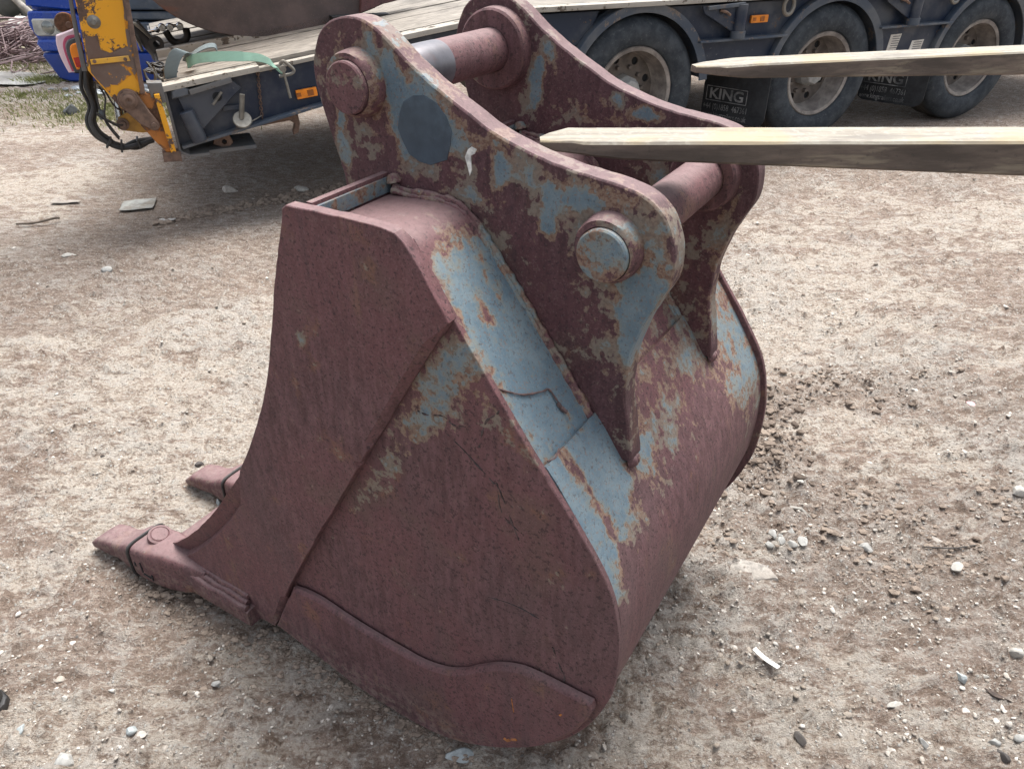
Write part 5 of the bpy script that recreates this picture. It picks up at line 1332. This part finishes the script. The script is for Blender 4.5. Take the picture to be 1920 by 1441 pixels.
def litter(name, cx, cy, w, h, rz, mat, label, cat):
    v, f = [], []
    for j in range(5):
        for i in range(6):
            a, b = (i / 5 - .5) * w, (j / 4 - .5) * h
            x = cx + a * math.cos(rz) - b * math.sin(rz); y = cy + a * math.sin(rz) + b * math.cos(rz)
            v.append((x, y, gz(x, y) + .012 + .006 * random.random()))
    n = len(v); v += [(x, y, z - .003) for x, y, z in v]
    for j in range(4):
        for i in range(5):
            a = j * 6 + i; f += [(a, a + 1, a + 7, a + 6), (a + n, a + 6 + n, a + 7 + n, a + 1 + n)]
    o = mk(name, v, f, mat, None, 60); return tag(o, label, cat)
litter('flattened_can', -2.262, 4.38, .19, .19, .25, simple('flattened_tin', (.27, .27, .245), .6, .1, .4, 14, .5, (.2, .16, .12), .6, dscale=16), 'flattened pale tin lying on the mud below the trailer tail', 'tin scrap')
litter('paper_scrap', -1.99, 4.13, .09, .04, .1, simple('dirty_paper', (.42, .40, .37), .8, 0, .3, 30, .2), 'torn white paper scrap right of the flattened tin', 'paper')
litter('paper_scrap', -2.72, 4.42, .16, .035, .15, simple('grey_paper', (.27, .24, .21), .8, 0, .2, 20), 'dirty grey paper scrap left of the flattened tin', 'paper')
# clods lying on the bucket's top plate
wp = BK_D * .70 + BK_W * (BK_OFF + .375)
e = empty('mud_clods', (wp[0], wp[1], 1.172), 0, 'two small dry mud clods stuck together on top of the bucket between its ears', 'dirt clod')
for k, (dx, dy, r) in enumerate(((-.012, 0, .0125), (.014, .004, .0135))):
    v = rock_verts(ICO2[0], 800 + k, 8, .2) * np.array([1.1, .9, .8]) * r + np.array([dx, dy, r * .7])
    mk('clod', v, ICO2[1], smat('dry_mud_%d' % k, (.24, .215, .185)), e, 30)

# crumbly dug earth beside the heel
v_, f_, t_ = [], [], []
for k in range(900):
    a = random.gauss(0, .075); b = random.gauss(0, .16)
    x, y = .835 + a * .9 + b * .35, 2.0 + b * .9 - a * .35
    if random.random() < .3: x, y = random.gauss(1.1, .22), random.gauss(2.32, .07)
    r = math.exp(random.gauss(math.log(.006), .5)); r = min(r, .018)
    q = rock_verts(ICO1[0], 2000 + k, 3, .5) * np.array([1.2, .9, .6]) * r
    c_, s_ = math.cos(k), math.sin(k)
    q = np.stack([q[:, 0] * c_ - q[:, 1] * s_ + x, q[:, 0] * s_ + q[:, 1] * c_ + y, q[:, 2] + gz(x, y) + r * .25], 1)
    b0 = len(v_); v_ += q.tolist(); f_ += (ICO1[1] + b0).tolist(); t_ += [random.random()] * len(q)
crumb_beds = [(1.10, 1.76, .09, .05, 110), (1.17, 1.66, .07, .03, 80), (1.50, 1.76, .07, .06, 110), (1.27, 1.50, .06, .05, 110), (1.05, 1.45, .08, .05, 120), (.62, 1.55, .05, .03, 60), (.92, 1.57, .07, .04, 70), (1.35, 2.45, .25, .05, 110), (1.5, 3.0, .3, .08, 70), (-.62, 1.18, .08, .06, 90), (-.88, 1.38, .10, .05, 90)]
for (cx_, cy_, sx_, sy_, n_) in crumb_beds:
    for k in range(n_):
        x, y = cx_ + random.gauss(0, sx_), cy_ + random.gauss(0, sy_)
        r = min(math.exp(random.gauss(math.log(.0052), .5)), .014)
        q = rock_verts(ICO1[0], 6000 + k, 4, .5) * np.array([1.2, .9, .65]) * r + np.array([x, y, gz(x, y) + r * .15])
        b0 = len(v_); v_ += q.tolist(); f_ += (ICO1[1] + b0).tolist(); t_ += [1.3 + 1.6 * random.random()] * len(q)
for k in range(420):                                # lugs of a tyre print in front of the trailer tail
    u_ = random.random(); x, y = -2.05 + u_ * 1.05 + random.gauss(0, .02), 4.12 + u_ * .68 + random.gauss(0, .05)
    r = min(math.exp(random.gauss(math.log(.013), .45)), .034)
    q = rock_verts(ICO1[0], 9000 + k, 4, .5) * np.array([1.1, .9, .7]) * r + np.array([x, y, gz(x, y) + r * .1])
    b0 = len(v_); v_ += q.tolist(); f_ += (ICO1[1] + b0).tolist(); t_ += [.5 + 1.2 * random.random()] * len(q)
for k in range(700):
    d_ = random.uniform(.55, 1.68); o_ = random.gauss(-.012, .012) if d_ < 1.2 else random.gauss(-.065, .015)
    if random.random() < .2: d_, o_ = random.uniform(.3, .62), random.uniform(.0, .8); d_ = .52 + random.gauss(0, .03)
    p_ = BK_D * d_ + BK_W * (BK_OFF + o_); x, y = float(p_[0]), float(p_[1])
    r = min(math.exp(random.gauss(math.log(.0036), .5)), .011)
    q = rock_verts(ICO1[0], 4000 + k, 3, .5) * np.array([1.2, .9, .6]) * r
    q = q + np.array([x, y, gz(x, y) + r * .2])
    b0 = len(v_); v_ += q.tolist(); f_ += (ICO1[1] + b0).tolist(); t_ += [.35 + .9 * random.random()] * len(q)
o = mk('crumbled_earth', v_, f_, M_CLOD, None, 30, {'tone': t_}, fix=False, flat=True); tag(o, 'loose crumbs of dug earth behind and along the foot of the bucket', None, None, 'stuff')

# ================================================================== BOOT
bx, by = -1.228, 1.03
boot = empty('boot', (bx, by, 0), 0, 'scuffed dark boot whose toe just shows at the left edge', 'boot')
yz = gz(bx, by)
def boot_l(name, secs, mat): 
    g = MB(); g.loft(secs, 24); return g.ob(name, mat, boot, 50)
M_BOOT = simple('scuffed_boot_leather', (.045, .045, .042), .6, 0, .5, 40, .4, (.17, .16, .14), .5, dscale=25)
boot_l('upper', [((s, 0, z), (0, hw, 0), (0, 0, hz), 2.5) for s, hw, z, hz in ((.060, .018, .035, .012), (.052, .034, .038, .020), (.025, .044, .044, .028), (-.03, .047, .052, .036), (-.09, .042, .062, .046), (-.15, .036, .075, .058), (-.21, .034, .08, .062), (-.235, .024, .075, .05))], M_BOOT)
boot_l('sole', [((s, 0, .016), (0, hw, 0), (0, 0, .012), 4) for s, hw in ((.070, .018), (.060, .037), (.03, .049), (-.04, .051), (-.11, .041), (-.20, .041), (-.245, .030))], M_BLACK)
g = MB(); g.loft([((s, 0, z), (.052, 0, 0), (0, .045, 0), 2.2) for s, z in ((-.17, .10), (-.175, .18), (-.18, .26))], 20); g.ob('shaft', M_BOOT, boot, 50)
boot.location = (bx, by, yz); boot.rotation_euler = (0, 0, rad(-12))
